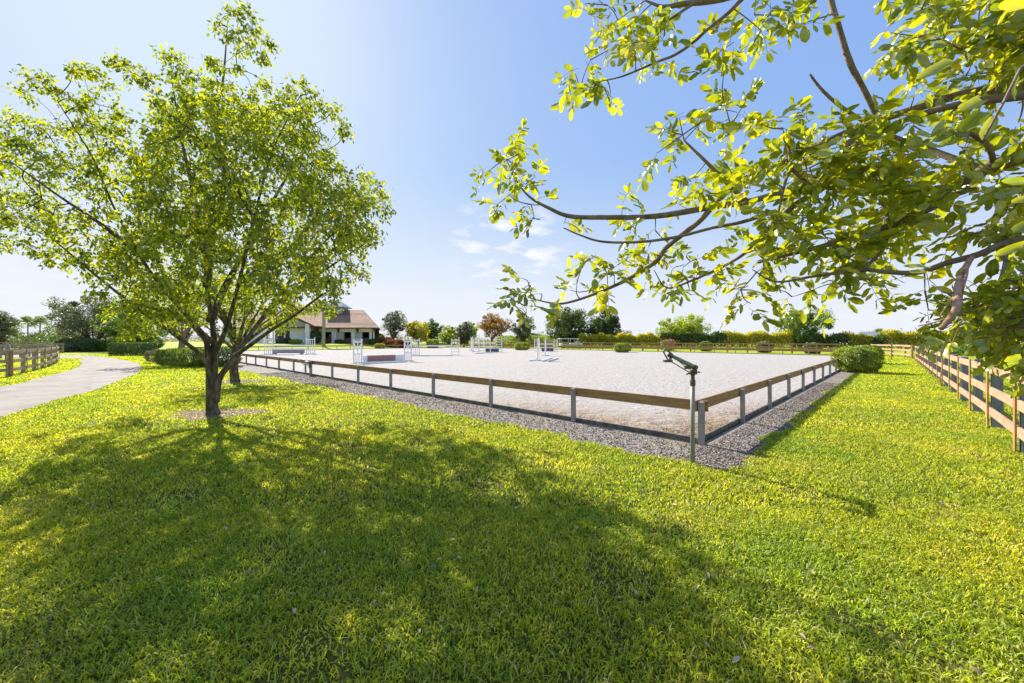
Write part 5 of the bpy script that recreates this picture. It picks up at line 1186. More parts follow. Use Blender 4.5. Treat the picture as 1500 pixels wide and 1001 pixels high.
    for u, v, r in pts2:
        dy = rs.uniform(-1.6, 1.6); Yc = Y + dy
        for k in range(2):
            uu, vv = u + rs.uniform(-.5, .5) * r, v + rs.uniform(-.4, .4) * r
            cs.append(px(uu, vv, Yc + rs.uniform(-.4, .4)) - B); rad.append(r * 1.0 / F * Yc); per.append(int(2.2 * r + 22))
    cnt = 0
    while cnt < 570:
        u, v = rs.uniform(120, 580), rs.uniform(100, 500)
        if not bool(in_poly(np.array([u]), np.array([v]), poly)[0]): continue
        if v > 395 and rs.random() < 0.35: continue
        dy = rs.uniform(-3.0, 3.2); Yc = Y + dy; r = rs.uniform(13, 25)
        cs.append(px(u, v, Yc) - B); rad.append(r / F * Y); per.append(int(r * 2.6 + 20)); cnt += 1
    poly2 = [(-40, 190), (60, 185), (110, 145), (170, 175), (192, 240), (200, 300), (200, 430), (150, 400), (90, 380), (60, 340), (-40, 360)]; cnt = 0
    while cnt < 85:
        u, v = rs.uniform(-40, 210), rs.uniform(120, 440)
        if not bool(in_poly(np.array([u]), np.array([v]), poly2)[0]): continue
        r = rs.uniform(12, 19); cs.append(px(u, v, Y + rs.uniform(-2.4, 1.6)) - B); rad.append(r / F * Y); per.append(int(r * 2.2 + 16)); cnt += 1
    # twigs from the clumps to the nearest limb
    NP = np.array([n_[0] for n_ in nodes]); NR = np.array([n_[1] for n_ in nodes])
    P_all, A_all = [], []
    con = connect(nodes, cs)
    for (a, lv), c, r, k in zip(con, cs, rad, per):
        mid = (a + c) / 2 + np.array([rs.uniform(-.1, .1), rs.uniform(-.1, .1), 0.08 * np.linalg.norm(c - a)])
        end = c + unit(c - a) * r * 0.6 + np.array([0, 0, -0.3 * r])
        sp = spline([a, mid, c, end], 3); lb.tube(sp, list(np.linspace(max(.004, .013 - .002 * lv), .003, len(sp))), 4, cap=False)
        # leaves hang from several sprays in the clump
        ns = max(3, k // 12)
        for j in range(ns):
            s0 = c + unit(rng.normal(size=3)) * r * 0.35; dr_ = unit(unit(c - a) * .7 + rng.normal(size=3) * .8)
            m_ = k // ns; t = rng.random(m_) * r * 1.1
            p = s0 + dr_ * t[:, None] + np.array([0, 0, -1.0])[None] * (t[:, None] ** 2) * 0.7 + rng.normal(size=(m_, 3)) * 0.055
            ax = unit(dr_ * .45 + rng.normal(size=(m_, 3)) * .55 + np.array([0, 0, -.75]))
            P_all.append(p); A_all.append(ax)
    lb.build('trunk', M['bark'], root, sm=True)
    P_all = np.concatenate(P_all); A_all = np.concatenate(A_all); n = len(P_all); print('near tree leaves', n)
    L = rng.uniform(0.065, 0.12, n)
    leaves('crown', P_all, A_all, L, L * rng.uniform(.48, .66, n), M['leaf_tree'], root, LEAF_PT, np.clip(rng.normal(.5, .24, n), 0, 1))
    rng = keep
near_tree()
bg_tree('shade_tree', 'smaller tree with a dark trunk beside the left arena rail, behind the large tree', 345, 16.85, 392, (255, 455), 'leaf_tree', z_low=.34, ncl=60, per=130, leaf=.105, seed=3, group=None, rr=.2)
bg_tree('shade_tree', 'tree with a thick pale trunk rising out of the feathery shrub at left', 268, 31, 395, (190, 345), 'leaf_tree', z_low=.30, ncl=60, per=100, leaf=.17, seed=4, group=None, bark='bark_pale', rr=.22)

# tree overhanging from the right ------------------------------------
def overhang():
    global rng
    keep = rng; rng = np.random.default_rng(21); rs = random.Random(9)
    B = np.array((4.3, 1.7, 0.0)); root = empty('overhanging_tree', tuple(B), 'broad-leaved tree whose branches hang in from the top right, closest to the camera', 'tree')
    q_ = lambda u, v, y: px(u, v, y) - B
    yl = lambda u: 3.1 - 0.9 * (u - 700) / 800.0          # branches come nearer towards the right
    L_ = [
        ([(0, 0, -.15), (-.03, .02, .6), (-.12, .05, 1.5), (-.35, .1, 2.3), q_(1640, 180, 2.1)], [.26, .21, .18, .14, .11], 0),
        ([(-.12, .05, 1.5), (.3, -.2, 2.6), (.5, -.5, 3.8), (.7, -.6, 4.6)], [.15, .12, .07, .03], 0),
        ([q_(1640, 180, 2.1), q_(1500, 228, 2.15), q_(1440, 250, 2.2), q_(1395, 285, 2.3), q_(1340, 315, 2.35), q_(1270, 343, 2.4), q_(1200, 362, 2.5), q_(1110, 385, 2.6)], [.075, .042, .034, .028, .024, .020, .015, .008], 0),
        ([q_(1640, 180, 2.1), q_(1560, 90, 2.1), q_(1500, 125, 2.2), q_(1416, 137, 2.3), q_(1332, 162, 2.4), q_(1262, 185, 2.5), q_(1200, 213, 2.6), q_(1136, 244, 2.7), q_(1080, 272, 2.8), q_(1042, 303, 2.85)], [.07, .038, .027, .024, .022, .021, .020, .019, .017, .012], 0),
        ([q_(1200, 279, 2.55), q_(1140, 285, 2.65), q_(1094, 296, 2.75), q_(1044, 303, 2.8), q_(960, 317, 2.85), q_(876, 318.6, 2.95), q_(834, 317, 3.0), q_(806, 306, 3.0), q_(775, 288, 3.05), q_(755, 262, 3.05), q_(741, 232, 3.1)], [.022, .020, .021, .022, .02, .018, .016, .013, .009, .006, .003], 0),
        ([q_(1044, 303, 2.8), q_(1024, 325, 2.8), q_(1002, 342, 2.8), q_(974, 365, 2.85), q_(960, 384, 2.85), q_(918, 410, 2.9), q_(876, 429, 2.95), q_(834, 443, 3.0), q_(811, 444.6, 3.0), q_(778, 437.6, 3.05)], [.02, .019, .018, .017, .017, .014, .011, .009, .007, .004], 0),
        ([q_(1130, 312, 2.6), q_(1086, 325.6, 2.6), q_(1044, 334, 2.62), q_(988, 348, 2.65), q_(932, 355, 2.7), q_(881.6, 354, 2.75), q_(848, 344, 2.8), q_(825.6, 334, 2.8)], [.012, .012, .010, .010, .009, .008, .006, .004], 0),
        ([q_(1096, 296, 2.75), q_(1075, 279, 2.7), q_(1052, 255, 2.7), q_(1030, 233, 2.7), q_(1002, 206, 2.7)], [.016, .014, .013, .011, .006], 0),
        ([q_(1560, 330, 1.9), q_(1500, 352, 1.95), q_(1472, 357, 2.0), q_(1430, 374, 2.05), q_(1388, 385, 2.1), q_(1346, 399, 2.2), q_(1304, 399, 2.25), q_(1262, 396, 2.3), q_(1192, 405, 2.4), q_(1136, 413, 2.5), q_(1102, 395, 2.55)], [.028, .020, .018, .016, .015, .014, .013, .011, .009, .006, .003], 0),
        ([q_(1640, 180, 2.1), q_(1600, 260, 2.0), q_(1560, 330, 1.9)], [.08, .055, .035], 0),
        ([q_(1262, 396, 2.3), q_(1290, 370, 2.3), q_(1302, 340, 2.35), q_(1300, 310, 2.4)], [.010, .009, .008, .005], 0),
        ([q_(1217, 248, 2.5), q_(1210, 268, 2.5), q_(1200, 279, 2.55), q_(1164, 301, 2.6), q_(1136, 326, 2.65), q_(1125, 335, 2.7), q_(1097, 366, 2.7), q_(1066, 387, 2.75), q_(1016, 410, 2.8), q_(977, 422, 2.85), q_(958, 396, 2.85)], [.014, .018, .02, .019, .017, .015, .012, .010, .008, .006, .003], 0),
        ([q_(1262, 185, 2.5), q_(1240, 215, 2.5), q_(1217, 248, 2.5)], [.02, .017, .014], 0),
        ([q_(1192, 276, 2.55), q_(1161, 248, 2.5), q_(1156, 220, 2.5), q_(1148, 205, 2.5)], [.012, .010, .008, .004], 0),
        ([q_(1161, 248, 2.5), q_(1152, 262, 2.45), q_(1143, 300, 2.4), q_(1136, 330, 2.4)], [.009, .008, .006, .004], 0),
        ([q_(1190, -90, 2.6), q_(1110, -25, 2.6), q_(1060, -2, 2.7), q_(1002, 6, 2.75), q_(971, 10, 2.8), q_(945, 1, 2.85)], [.03, .024, .021, .018, .012, .006], 0),
        ([q_(1020, 3, 2.7), q_(1006, 12, 2.75), q_(982, 28, 2.75), q_(957, 42, 2.8)], [.011, .010, .008, .005], 0),
        ([q_(1190, -90, 2.6), q_(1120, -30, 2.7), q_(1086, 0, 2.7), q_(1066, 20, 2.7), q_(1038, 42, 2.75), q_(1016, 62, 2.8), q_(988, 81, 2.85), q_(960, 92, 2.85), q_(912, 112, 2.9), q_(876, 120, 2.95)], [.02, .018, .014, .012, .011, .011, .010, .008, .006, .003], 0),
        ([q_(1205, -60, 2.4), q_(1217, 0, 2.4), q_(1231, 48, 2.4), q_(1245, 92, 2.42), q_(1262, 125, 2.45), q_(1298, 196, 2.5)], [.018, .016, .015, .017, .015, .018], 0),
        ([q_(1186, 109, 2.5), q_(1206, 134, 2.5), q_(1237, 160, 2.5), q_(1298, 196, 2.5), q_(1350, 215, 2.4), q_(1440, 250, 2.2)], [.006, .009, .011, .014, .016, .02], 0),
        ([q_(1500, 140, 2.0), q_(1402, 154, 2.15), q_(1318, 179, 2.3), q_(1250, 215, 2.45), q_(1217, 248, 2.5)], [.022, .018, .016, .013, .012], 0),
        ([q_(1455, 236, 2.15), q_(1448, 215, 2.1), q_(1432, 202, 2.1), q_(1420, 195, 2.1)], [.014, .012, .012, .008], 0),
        ([q_(1640, 180, 2.1), q_(1620, 20, 2.2), q_(1500, -60, 2.3), q_(1330, -90, 2.4), q_(1190, -90, 2.6)], [.07, .05, .042, .035, .028], 0),
        ([q_(1560, 90, 2.1), q_(1500, 45, 2.2), q_(1430, 35, 2.3), q_(1340, 55, 2.4)], [.03, .02, .014, .006], 0),
        ([q_(1600, 260, 2.0), q_(1560, 420, 1.9), q_(1490, 440, 1.9), q_(1430, 450, 1.95)], [.03, .025, .016, .008], 0),
        ([q_(1476, 357, 1.95), q_(1470, 395, 1.9), q_(1455, 430, 1.9), q_(1432, 452, 1.9)], [.008, .007, .006, .004], 0),
    ]
    stub = [
        ([q_(1425, 374, 2.05), q_(1410, 400, 1.85), q_(1403, 425, 1.7), q_(1402, 448, 1.65), q_(1392, 466, 1.65), q_(1378, 482, 1.65)], [.012, .013, .0135, .014, .012, .009], 0),
        ([q_(1418, 378, 2.05), q_(1416, 400, 1.8), q_(1410, 424, 1.7)], [.007, .006, .005], 0),
        ([q_(1402, 430, 1.68), q_(1390, 445, 1.68), q_(1378, 462, 1.68)], [.006, .004, .003], 0),
    ]
    lb, nodes = limb_builder(L_, 0.05, 9)
    sb, n2 = limb_builder(stub, 0.06, 9)
    nodes += n2
    cl = [(862,6,13),(890,8,13),(905,30,16),(935,25,18),(950,50,18),(925,60,16),(895,72,14),(865,88,13),(843,108,11),(880,122,13),(850,132,9),(893,148,10),(945,92,15),(966,60,16),(975,88,8),(975,18,12),(1050,48,15),(1075,62,13),(1040,85,10),(1100,70,9),(1060,110,7),
          (1105,22,14),(1130,12,14),(1155,15,14),(1180,22,12),(1165,38,8),(1115,45,8),
          (750,208,14),(760,225,15),(738,238,14),(715,252,11),(752,250,14),(785,258,7),(745,285,10),(778,300,8),(728,300,6),(782,318,6),(770,270,8),
          (826,326,6),(912,302,6),(915,325,5),
          (975,190,12),(995,172,10),(1000,198,12),(1018,185,10),(1028,178,8),(962,225,5),(1045,160,10),(1060,150,13),(1080,165,12),(1092,150,12),(1070,185,9),
          (1015,262,12),(1040,250,12),(1060,262,13),(1030,288,13),(1008,292,10),(1055,290,12),(995,300,7),
          (935,322,9),(960,338,10),(930,340,10),(950,362,10),(985,360,9),(925,375,12),(945,390,13),(965,375,10),
          (870,378,9),(855,385,8),(885,390,11),(905,388,10),(900,405,11),(880,410,9),(845,415,8),(835,425,8),(868,425,8),(818,438,6),(890,425,7),
          (765,408,9),(775,420,9),(760,428,8),(790,430,5),(750,440,5),(770,448,5),
          (1000,392,9),(1020,380,13),(1040,395,13),(1060,410,11),(1025,408,9),(1010,425,5),(980,418,5),(972,432,4),
          (1085,425,13),(1100,445,9),(1115,430,11),(1140,425,11),(1160,435,9),(1190,425,11),(1205,432,8),(1230,415,10),(1260,410,10),(1285,408,9),(1290,420,6),
          (1365,418,8),(1355,426,6),(1366,440,8),(1360,455,6),(1345,478,5)]
    def fill(poly, n, r0, r1):
        out = []
        us = [p[0] for p in poly]; vs_ = [p[1] for p in poly]
        while len(out) < n:
            u, v = rs.uniform(min(us), max(us)), rs.uniform(min(vs_), max(vs_))
            if in_poly(np.array([u]), np.array([v]), poly)[0]: out.append((u, v, rs.uniform(r0, r1)))
        return out
    cl += fill([(1060, 215), (1100, 185), (1160, 170), (1200, 165), (1240, 165), (1290, 140), (1350, 95), (1420, 60), (1540, 90), (1560, 240), (1400, 220), (1310, 225), (1240, 235), (1130, 260), (1060, 265)], 42, 11, 17)
    cl += fill([(1118, 262), (1240, 225), (1330, 215), (1420, 255), (1540, 235), (1550, 340), (1420, 355), (1350, 370), (1290, 375), (1210, 385), (1120, 390), (1080, 375), (1100, 330)], 84, 12, 18)
    cl += fill([(1300, -20), (1295, 30), (1290, 75), (1340, 80), (1400, 70), (1560, 60), (1560, -40)], 34, 12, 18)
    cl += fill([(1410, 440), (1440, 425), (1480, 405), (1560, 400), (1560, 520), (1490, 512), (1440, 488), (1408, 465)], 88, 10, 15)
    NP = np.array([n_[0] for n_ in nodes]); NR = np.array([n_[1] for n_ in nodes])
    rP, rA, rN, rL, rT = [], [], [], [], []; near_i = []
    yys = [(1.95 + rs.uniform(-.25, .25)) if (v > 400 and u > 1330) else yl(u) + rs.uniform(-.28, .28) for u, v, r in cl]
    src_ = connect(nodes, [q_(u, v, yy) for (u, v, r), yy in zip(cl, yys)]); ci = 0
    for (u, v, r), yy in zip(cl, yys):
        c = q_(u, v, yy); rm = r / F * yy
        a = src_[ci][0]; ci += 1
        mid = (a + c) / 2 + np.array([rs.uniform(-.02, .02)] * 3)
        sp = spline([a, mid, c], 3); lb.tube(sp, list(np.linspace(.0050, .0022, len(sp))), 5, cap=False)
        out = unit(c - a + np.array([0, 0, .01]))
        nl = max(2, int(r / 3.4)); ct = rs.uniform(-.2, .22)
        for k in range(nl):          # compound leaves with paired leaflets
            s0 = c + rng.normal(size=3) * rm * .35
            rd = unit(out * .5 + rng.normal(size=3) * .75 + np.array([0, 0, -.12 if u < 1330 else -.3]))
            npair = rs.choice((2, 3, 3, 4)); rl = rs.uniform(.10, .17); upn = unit(rng.normal(size=3) * .6 + np.array([0, 0, 1.0])); sd = unit(np.cross(rd, upn))
            tip = s0 + rd * rl + np.array([0, 0, -.25 * rl])
            lb.tube([s0, s0 + rd * rl * .5 + np.array([0, 0, .0]), tip], [.0016, .0013, .001], 3, cap=False)
            for j in range(npair):
                f = .3 + .6 * j / max(1, npair - 1); b0 = s0 + rd * rl * f + np.array([0, 0, -.25 * rl * f * f])
                for sg in (-1, 1):
                    rP.append(b0); rA.append(unit(sd * sg * .9 + rd * .55 + rng.normal(size=3) * .22 + np.array([0, 0, -.1]))); rN.append(upn + rng.normal(size=3) * .45); rL.append(rs.uniform(.048, .095) * (.7 if u > 1330 and v > 380 else 1)); rT.append(ct)
            rP.append(tip); rA.append(unit(rd + rng.normal(size=3) * .2)); rN.append(upn + rng.normal(size=3) * .4); rL.append(rs.uniform(.062, .10) * (.7 if u > 1330 and v > 380 else 1)); rT.append(ct)
    # the few leaves hanging close to the lens on the right
    for u, v, y, du, dv, ln in ((1398, 110, 1.0, -1, .15, .06), (1420, 50, 1.0, -1, -.1, .07), (1400, 90, 1.0, -1, .35, .09), (1425, 120, .95, -1, .05, .08), (1440, 150, .95, -.95, .30, .10), (1445, 165, .95, -.9, .5, .10), (1455, 170, .95, -.6, .8, .075), (1480, 95, .95, .2, 1, .08),
                                (1505, 268, 1.05, -1, -.02, .075), (1512, 292, 1.05, -1, .12, .085), (1505, 330, 1.05, -.95, .25, .085), (1512, 352, 1.05, -1, .5, .08), (1500, 10, 1.0, -1, .2, .09), (1495, 520, 1.6, -1, .3, .085)):
        rP.append(q_(u, v, y)); rA.append(unit(np.array([du, rs.uniform(-.5, .5), -dv]))); rN.append(np.array([rs.uniform(-.8, .8), -1, rs.uniform(-.6, 1.2)])); rL.append(ln * 1.05); rT.append(rs.uniform(-.25, .1)); near_i.append(len(rP) - 1)
    lb.tube([q_(1560, 60, .95), q_(1495, 100, .93), q_(1470, 150, .92), q_(1440, 205, .9)], [.004, .003, .003, .002], 6); lb.tube([q_(1600, 300, 1.05), q_(1530, 330, 1.02), q_(1500, 360, 1.0)], [.005, .004, .003], 6)
    lb.tube([q_(1640, 180, 2.1), q_(1700, 120, 1.5), q_(1560, 60, .95)], [.02, .01, .004], 6); lb.tube([q_(1640, 180, 2.1), q_(1720, 260, 1.5), q_(1600, 300, 1.05)], [.02, .01, .005], 6)
    # crown that continues out of the picture, above and to the right
    ex = []
    for k in range(260):
        a = rs.uniform(0, 6.28); rr_ = rs.uniform(.6, 2.6); c = np.array([1.0 + rr_ * math.cos(a) * .9, -.9 + rr_ * math.sin(a) * .8, rs.uniform(3.0, 5.0)])
        w = c + B
        if w[1] > .05 and abs(w[0]) < 1.4 * w[1] and w[2] < 1.8 + w[1] * .95: continue
        ex.append(c)
    for c in ex:
        m_ = 26; p = c + rng.normal(size=(m_, 3)) * .16
        for pp in p: rP.append(pp); rA.append(unit(rng.normal(size=3) + np.array([0, 0, -.4]))); rN.append(rng.normal(size=3)); rL.append(.08); rT.append(0)
    lb.build('trunk', M['bark_pale'], root, sm=True); sb.build('broken_branch', M['bark_pink'], root, sm=True)
    rL = np.array(rL); n = len(rL); print('overhang leaflets', n)
    wr = rng.uniform(.34, .58, n); wr[near_i] = rng.uniform(.26, .36, len(near_i))
    leaves('crown', np.array(rP), np.array(rA), rL, rL * wr, M['leaf_big'], root, LEAF_FINE, np.clip(rng.normal(.5, .22, n) + np.array(rT), 0, 1), nrm=np.array(rN))
    rng = keep
overhang()

# background trees ----------------------------------------------------
T = bg_tree
T('broadleaf_tree', 'large dark tree with bare grey twigs left of the driveway bend', 138, 65, 430, (86, 196), 'leaf_olive', z_low=.02, ncl=110, per=170, leaf=.28, seed=1, rr=.2)
T('broadleaf_tree', 'grey twiggy tree at the far left edge behind the paddock', 2, 75, 455, (-28, 20), 'leaf_olive', z_low=.05, seed=2)
T('broadleaf_tree', 'green tree overlapping the right side of the dark tree by the driveway', 190, 60, 440, (160, 238), 'leaf_mid', z_low=.02, ncl=60, seed=5)
T('broadleaf_tree', 'tall grey-green wispy tree right of the barn', 575, 96, 452, (556, 596), 'leaf_olive', z_low=.12, ncl=80, per=130, leaf=.25, seed=6, rr=.22)
T('broadleaf_tree', 'bright yellow tree near the barn', 613, 92, 466, (592, 634), 'leaf_yellow', z_low=.12, ncl=55, seed=7)
T('broadleaf_tree', 'dark green round tree behind the bright yellow tree', 634, 108, 468, (612, 652), 'leaf_dark', z_low=.05, seed=8)
T('broadleaf_tree', 'low lime green tree between the dark round tree and the grey-green one', 657, 98, 477, (644, 672), 'leaf_lime', z_low=.03, ncl=34, seed=9)
T('broadleaf_tree', 'grey-green rounded tree left of the orange tree', 680, 100, 470, (664, 696), 'leaf_olive', z_low=.05, seed=10)
T('broadleaf_tree', 'lime tree just behind the grey-green rounded tree', 690, 112, 471, (678, 702), 'leaf_lime', z_low=.1, ncl=30, seed=11)
T('broadleaf_tree', 'spreading tree with orange-brown leaves', 720, 98, 460, (694, 752), 'leaf_orange', z_low=.26, ncl=66, per=130, seed=12, rr=.2)
T('broadleaf_tree', 'tall narrow grey-olive tree right of the orange tree', 766, 98, 459, (749, 784), 'leaf_olive', z_low=.10, seed=13, per=150)
T('broadleaf_tree', 'wide dense dark green tree above the white vehicle', 836, 92, 449, (800, 866), 'leaf_dark', z_low=.04, ncl=110, per=200, leaf=.32, seed=14)
T('broadleaf_tree', 'dense dark green tree standing close to the right of the wide one', 884, 92, 454, (860, 910), 'leaf_dark', z_low=.03, ncl=90, per=190, leaf=.32, seed=15)
T('broadleaf_tree', 'fresh green spreading tree above the hedge, behind the sprinkler', 999, 84, 458, (963, 1037), 'leaf_lime', z_low=.16, ncl=90, per=170, leaf=.28, seed=16, rr=.2)
T('broadleaf_tree', 'dark green umbrella-shaped tree above the hedge at right', 1174, 74, 450, (1134, 1214), 'leaf_mid', z_low=.30, ncl=85, per=180, leaf=.26, seed=17, rr=.19)
for u, yy, vt, ab, mm_, lb_ in ((12, 92, 470, (-6, 26), 'leaf_mid', 'low green tree at far left before the palms'), (75, 95, 474, (60, 96), 'leaf_mid', 'low green tree right of the palms'), (47, 98, 479, (24, 68), 'leaf_olive', 'low grey-green tree between the palms'), (100, 90, 470, (88, 112), 'leaf_olive', 'small grey-green tree left of the large dark tree'), (1450, 60, 470, (1405, 1500), 'leaf_dark', 'dark bushy tree beyond the right-hand paddock'),
                            (905, 110, 483, (896, 930), 'leaf_olive', 'small grey-green tree just right of the two dense trees')):
    T('broadleaf_tree', lb_, u, yy, vt, ab, mm_, z_low=.03, ncl=30, per=80, seed=int(u) + 3)

def palm(u, Y, vtop, label, seed, r=0.14, fl=2.6):
    rs = random.Random(seed); x, y, z = G(u, Y); H = EYE + (HOR - vtop) / F * Y - z - fl * .35
    root = empty('palm_tree', (x, y, z), label, 'palm tree')
    MB().tube(spline([(0, 0, -.1), (jit(.1), 0, H * .5), (0, 0, H)], 4), [r * 1.2] + [r] * 7 + [r * .8], 9, .03).build('trunk', M['palm_trunk'], root, sm=True)
    pp, aa, ll = [], [], []
    fb = MB()
    for k in range(26):
        a = k * 2.399; el = rs.uniform(-.3, 1.5); d = np.array([math.cos(a) * math.cos(el), math.sin(a) * math.cos(el), math.sin(el)]); pts = []
        for t in np.linspace(0, 1, 9): pts.append(np.array([0, 0, H]) + d * fl * t + np.array([0, 0, -.8 * t * t * fl * .45]))
        fb.tube(pts, list(np.linspace(.035, .01, 9)), 4)
        sd = unit(np.cross(d, (0, 0, 1.0)))
        for i in range(26):
            t = .12 + .88 * i / 25; c = np.array([0, 0, H]) + d * fl * t + np.array([0, 0, -.8 * t * t * fl * .45])
            for sg in (-1, 1): pp.append(c); aa.append(sd * sg + d * .5 + np.array([0, 0, -.5])); ll.append(.75 * math.sin(math.pi * min(1, t * .9 + .1)) + .15)
    fb.build('frond_stems', M['bark_pale'], root)
    ll = np.array(ll); leaves('fronds', np.array(pp), np.array(aa), ll, ll * .09, M['leaf_mid'], root, LEAF_Q)
palm(41, 100, 467, 'left of the two palms beyond the paddock on the left', 1)
palm(59, 100, 467, 'right of the two palms beyond the paddock on the left', 2)
palm(474, 80, 446, 'palm with a smooth pale trunk in front of the barn wall', 3, r=.30, fl=3.2)
palm(1288, 150, 484, 'distant palm just right of the far pale house', 5, fl=3)

# hedges and bushes
for k, (ua, ub, Ya, Yb, vt, mm_, lb_) in enumerate(((848, 965, 88, 82, 491.5, 'leaf_hedge_y', 'yellow-green hedge left of the spreading green tree'), (965, 1062, 82, 78, 489.5, 'leaf_hedge_d', 'dark green hedge below the spreading green tree'),
        (1062, 1165, 78, 74, 489, 'leaf_hedge_y', 'bright yellow-green hedge between the two single trees'), (1165, 1238, 73, 71, 491, 'leaf_hedge_d', 'dark hedge stretch under the umbrella-shaped tree'),
        (1238, 1272, 71, 69, 490.5, 'leaf_hedge_y', 'short yellow hedge stretch before the far pale house'), (1272, 1292, 69, 68, 491.5, 'leaf_hedge_d', 'short dark hedge stretch right of the far pale house'), (1292, 1520, 68, 60, 487, 'leaf_hedge_y', 'tall yellow-green hedge of arching plants beyond the curved fence'))):
    p, q2 = Vector(G(ua, Ya)), Vector(G(ub, Yb)); c = (p + q2) / 2; d = q2 - p; Ln = d.length
    root = empty('hedge', c, lb_, 'hedge', 'hedges behind the far fence')
    H = EYE + (HOR - vt) / F * ((Ya + Yb) / 2) - c.z; n = int(Ln * 800)
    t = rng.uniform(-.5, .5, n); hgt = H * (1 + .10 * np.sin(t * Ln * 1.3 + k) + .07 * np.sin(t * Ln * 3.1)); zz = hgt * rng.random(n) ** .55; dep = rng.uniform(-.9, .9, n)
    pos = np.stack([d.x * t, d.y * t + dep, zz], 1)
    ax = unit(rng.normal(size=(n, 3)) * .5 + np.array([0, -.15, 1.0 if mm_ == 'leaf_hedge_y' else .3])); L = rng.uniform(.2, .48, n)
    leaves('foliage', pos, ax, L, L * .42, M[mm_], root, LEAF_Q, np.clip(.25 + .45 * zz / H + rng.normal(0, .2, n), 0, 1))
    b = MB()
    for i in range(int(Ln / 1.5)):
        s_ = -.5 + (i + .5) / int(Ln / 1.5); b.tube([(d.x * s_, d.y * s_, -.05), (d.x * s_ + jit(.2), d.y * s_ + jit(.2), H * .7)], [.05, .02], 5)
    b.build('stems', M['bark'], root)
# hazy scrub line far beyond everything
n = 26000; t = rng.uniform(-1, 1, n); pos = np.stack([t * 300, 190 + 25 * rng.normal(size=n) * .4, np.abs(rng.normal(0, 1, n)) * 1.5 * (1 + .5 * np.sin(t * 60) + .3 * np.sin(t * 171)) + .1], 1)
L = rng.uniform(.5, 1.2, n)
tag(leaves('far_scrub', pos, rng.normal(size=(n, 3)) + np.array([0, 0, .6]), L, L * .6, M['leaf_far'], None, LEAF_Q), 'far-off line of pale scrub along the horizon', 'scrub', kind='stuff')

g = lambda u, v: P(u, v)
shrub('clipped_bush', 'large clipped round bush at the near right end of the arena rail', (19.15, 22.0, 0), 1.0, 1.0, 1.40, 'leaf_bush', 'bush', 26000, .065, group='clipped bushes by the arena')
shrub('clipped_bush', 'smaller clipped bush half hidden behind the large round one', (27.0, 30.2, 0), .9, .9, 1.36, 'leaf_bush', 'bush', 18000, .075, group='clipped bushes by the arena')
shrub('clipped_bush', 'low clipped bush between the far arena rail and the board fence, left of the sprinkler', (15.6, 56.0, 0), 1.12, .9, 1.3, 'leaf_bush', 'bush', 7000, .11, group='clipped bushes by the arena')
shrub('clipped_bush', 'low yellowish clipped bush at the far rail below the tall narrow tree', (1.7, 68.5, 0), 1.3, 1.0, 1.35, 'leaf_bush', 'bush', 7000, .12, group='clipped bushes by the arena')
h0, h1 = P(168, 521), P(240, 520)
shrub('box_hedge', 'square clipped dark green hedge beside the driveway bend', ((h0[0] + h1[0]) / 2, 45.6, 0), (h1[0] - h0[0]) / 2, .9, 1.42, 'leaf_hedge_d', 'hedge', 16000, .10, box=True)
shrub('feathery_shrub', 'feathery grey-green shrub at the foot of the thick pale trunk', (-21.6, 26.2, 0), 1.75, 1.1, 1.15, 'leaf_mid', 'shrub', 7000, .16, spiky=True, asp=.22)
shrub('feathery_shrub', 'small pale feathery shrub nearest the driveway', (-27.3, 31.0, 0), 1.2, .8, .95, 'leaf_olive', 'shrub', 3500, .15, spiky=True, asp=.22)
shrub('feathery_shrub', 'low dark shrub under the left limb of the large shade tree', (-20.0, 27.0, 0), 1.3, 1.0, 1.2, 'leaf_hedge_d', 'shrub', 4000, .12)
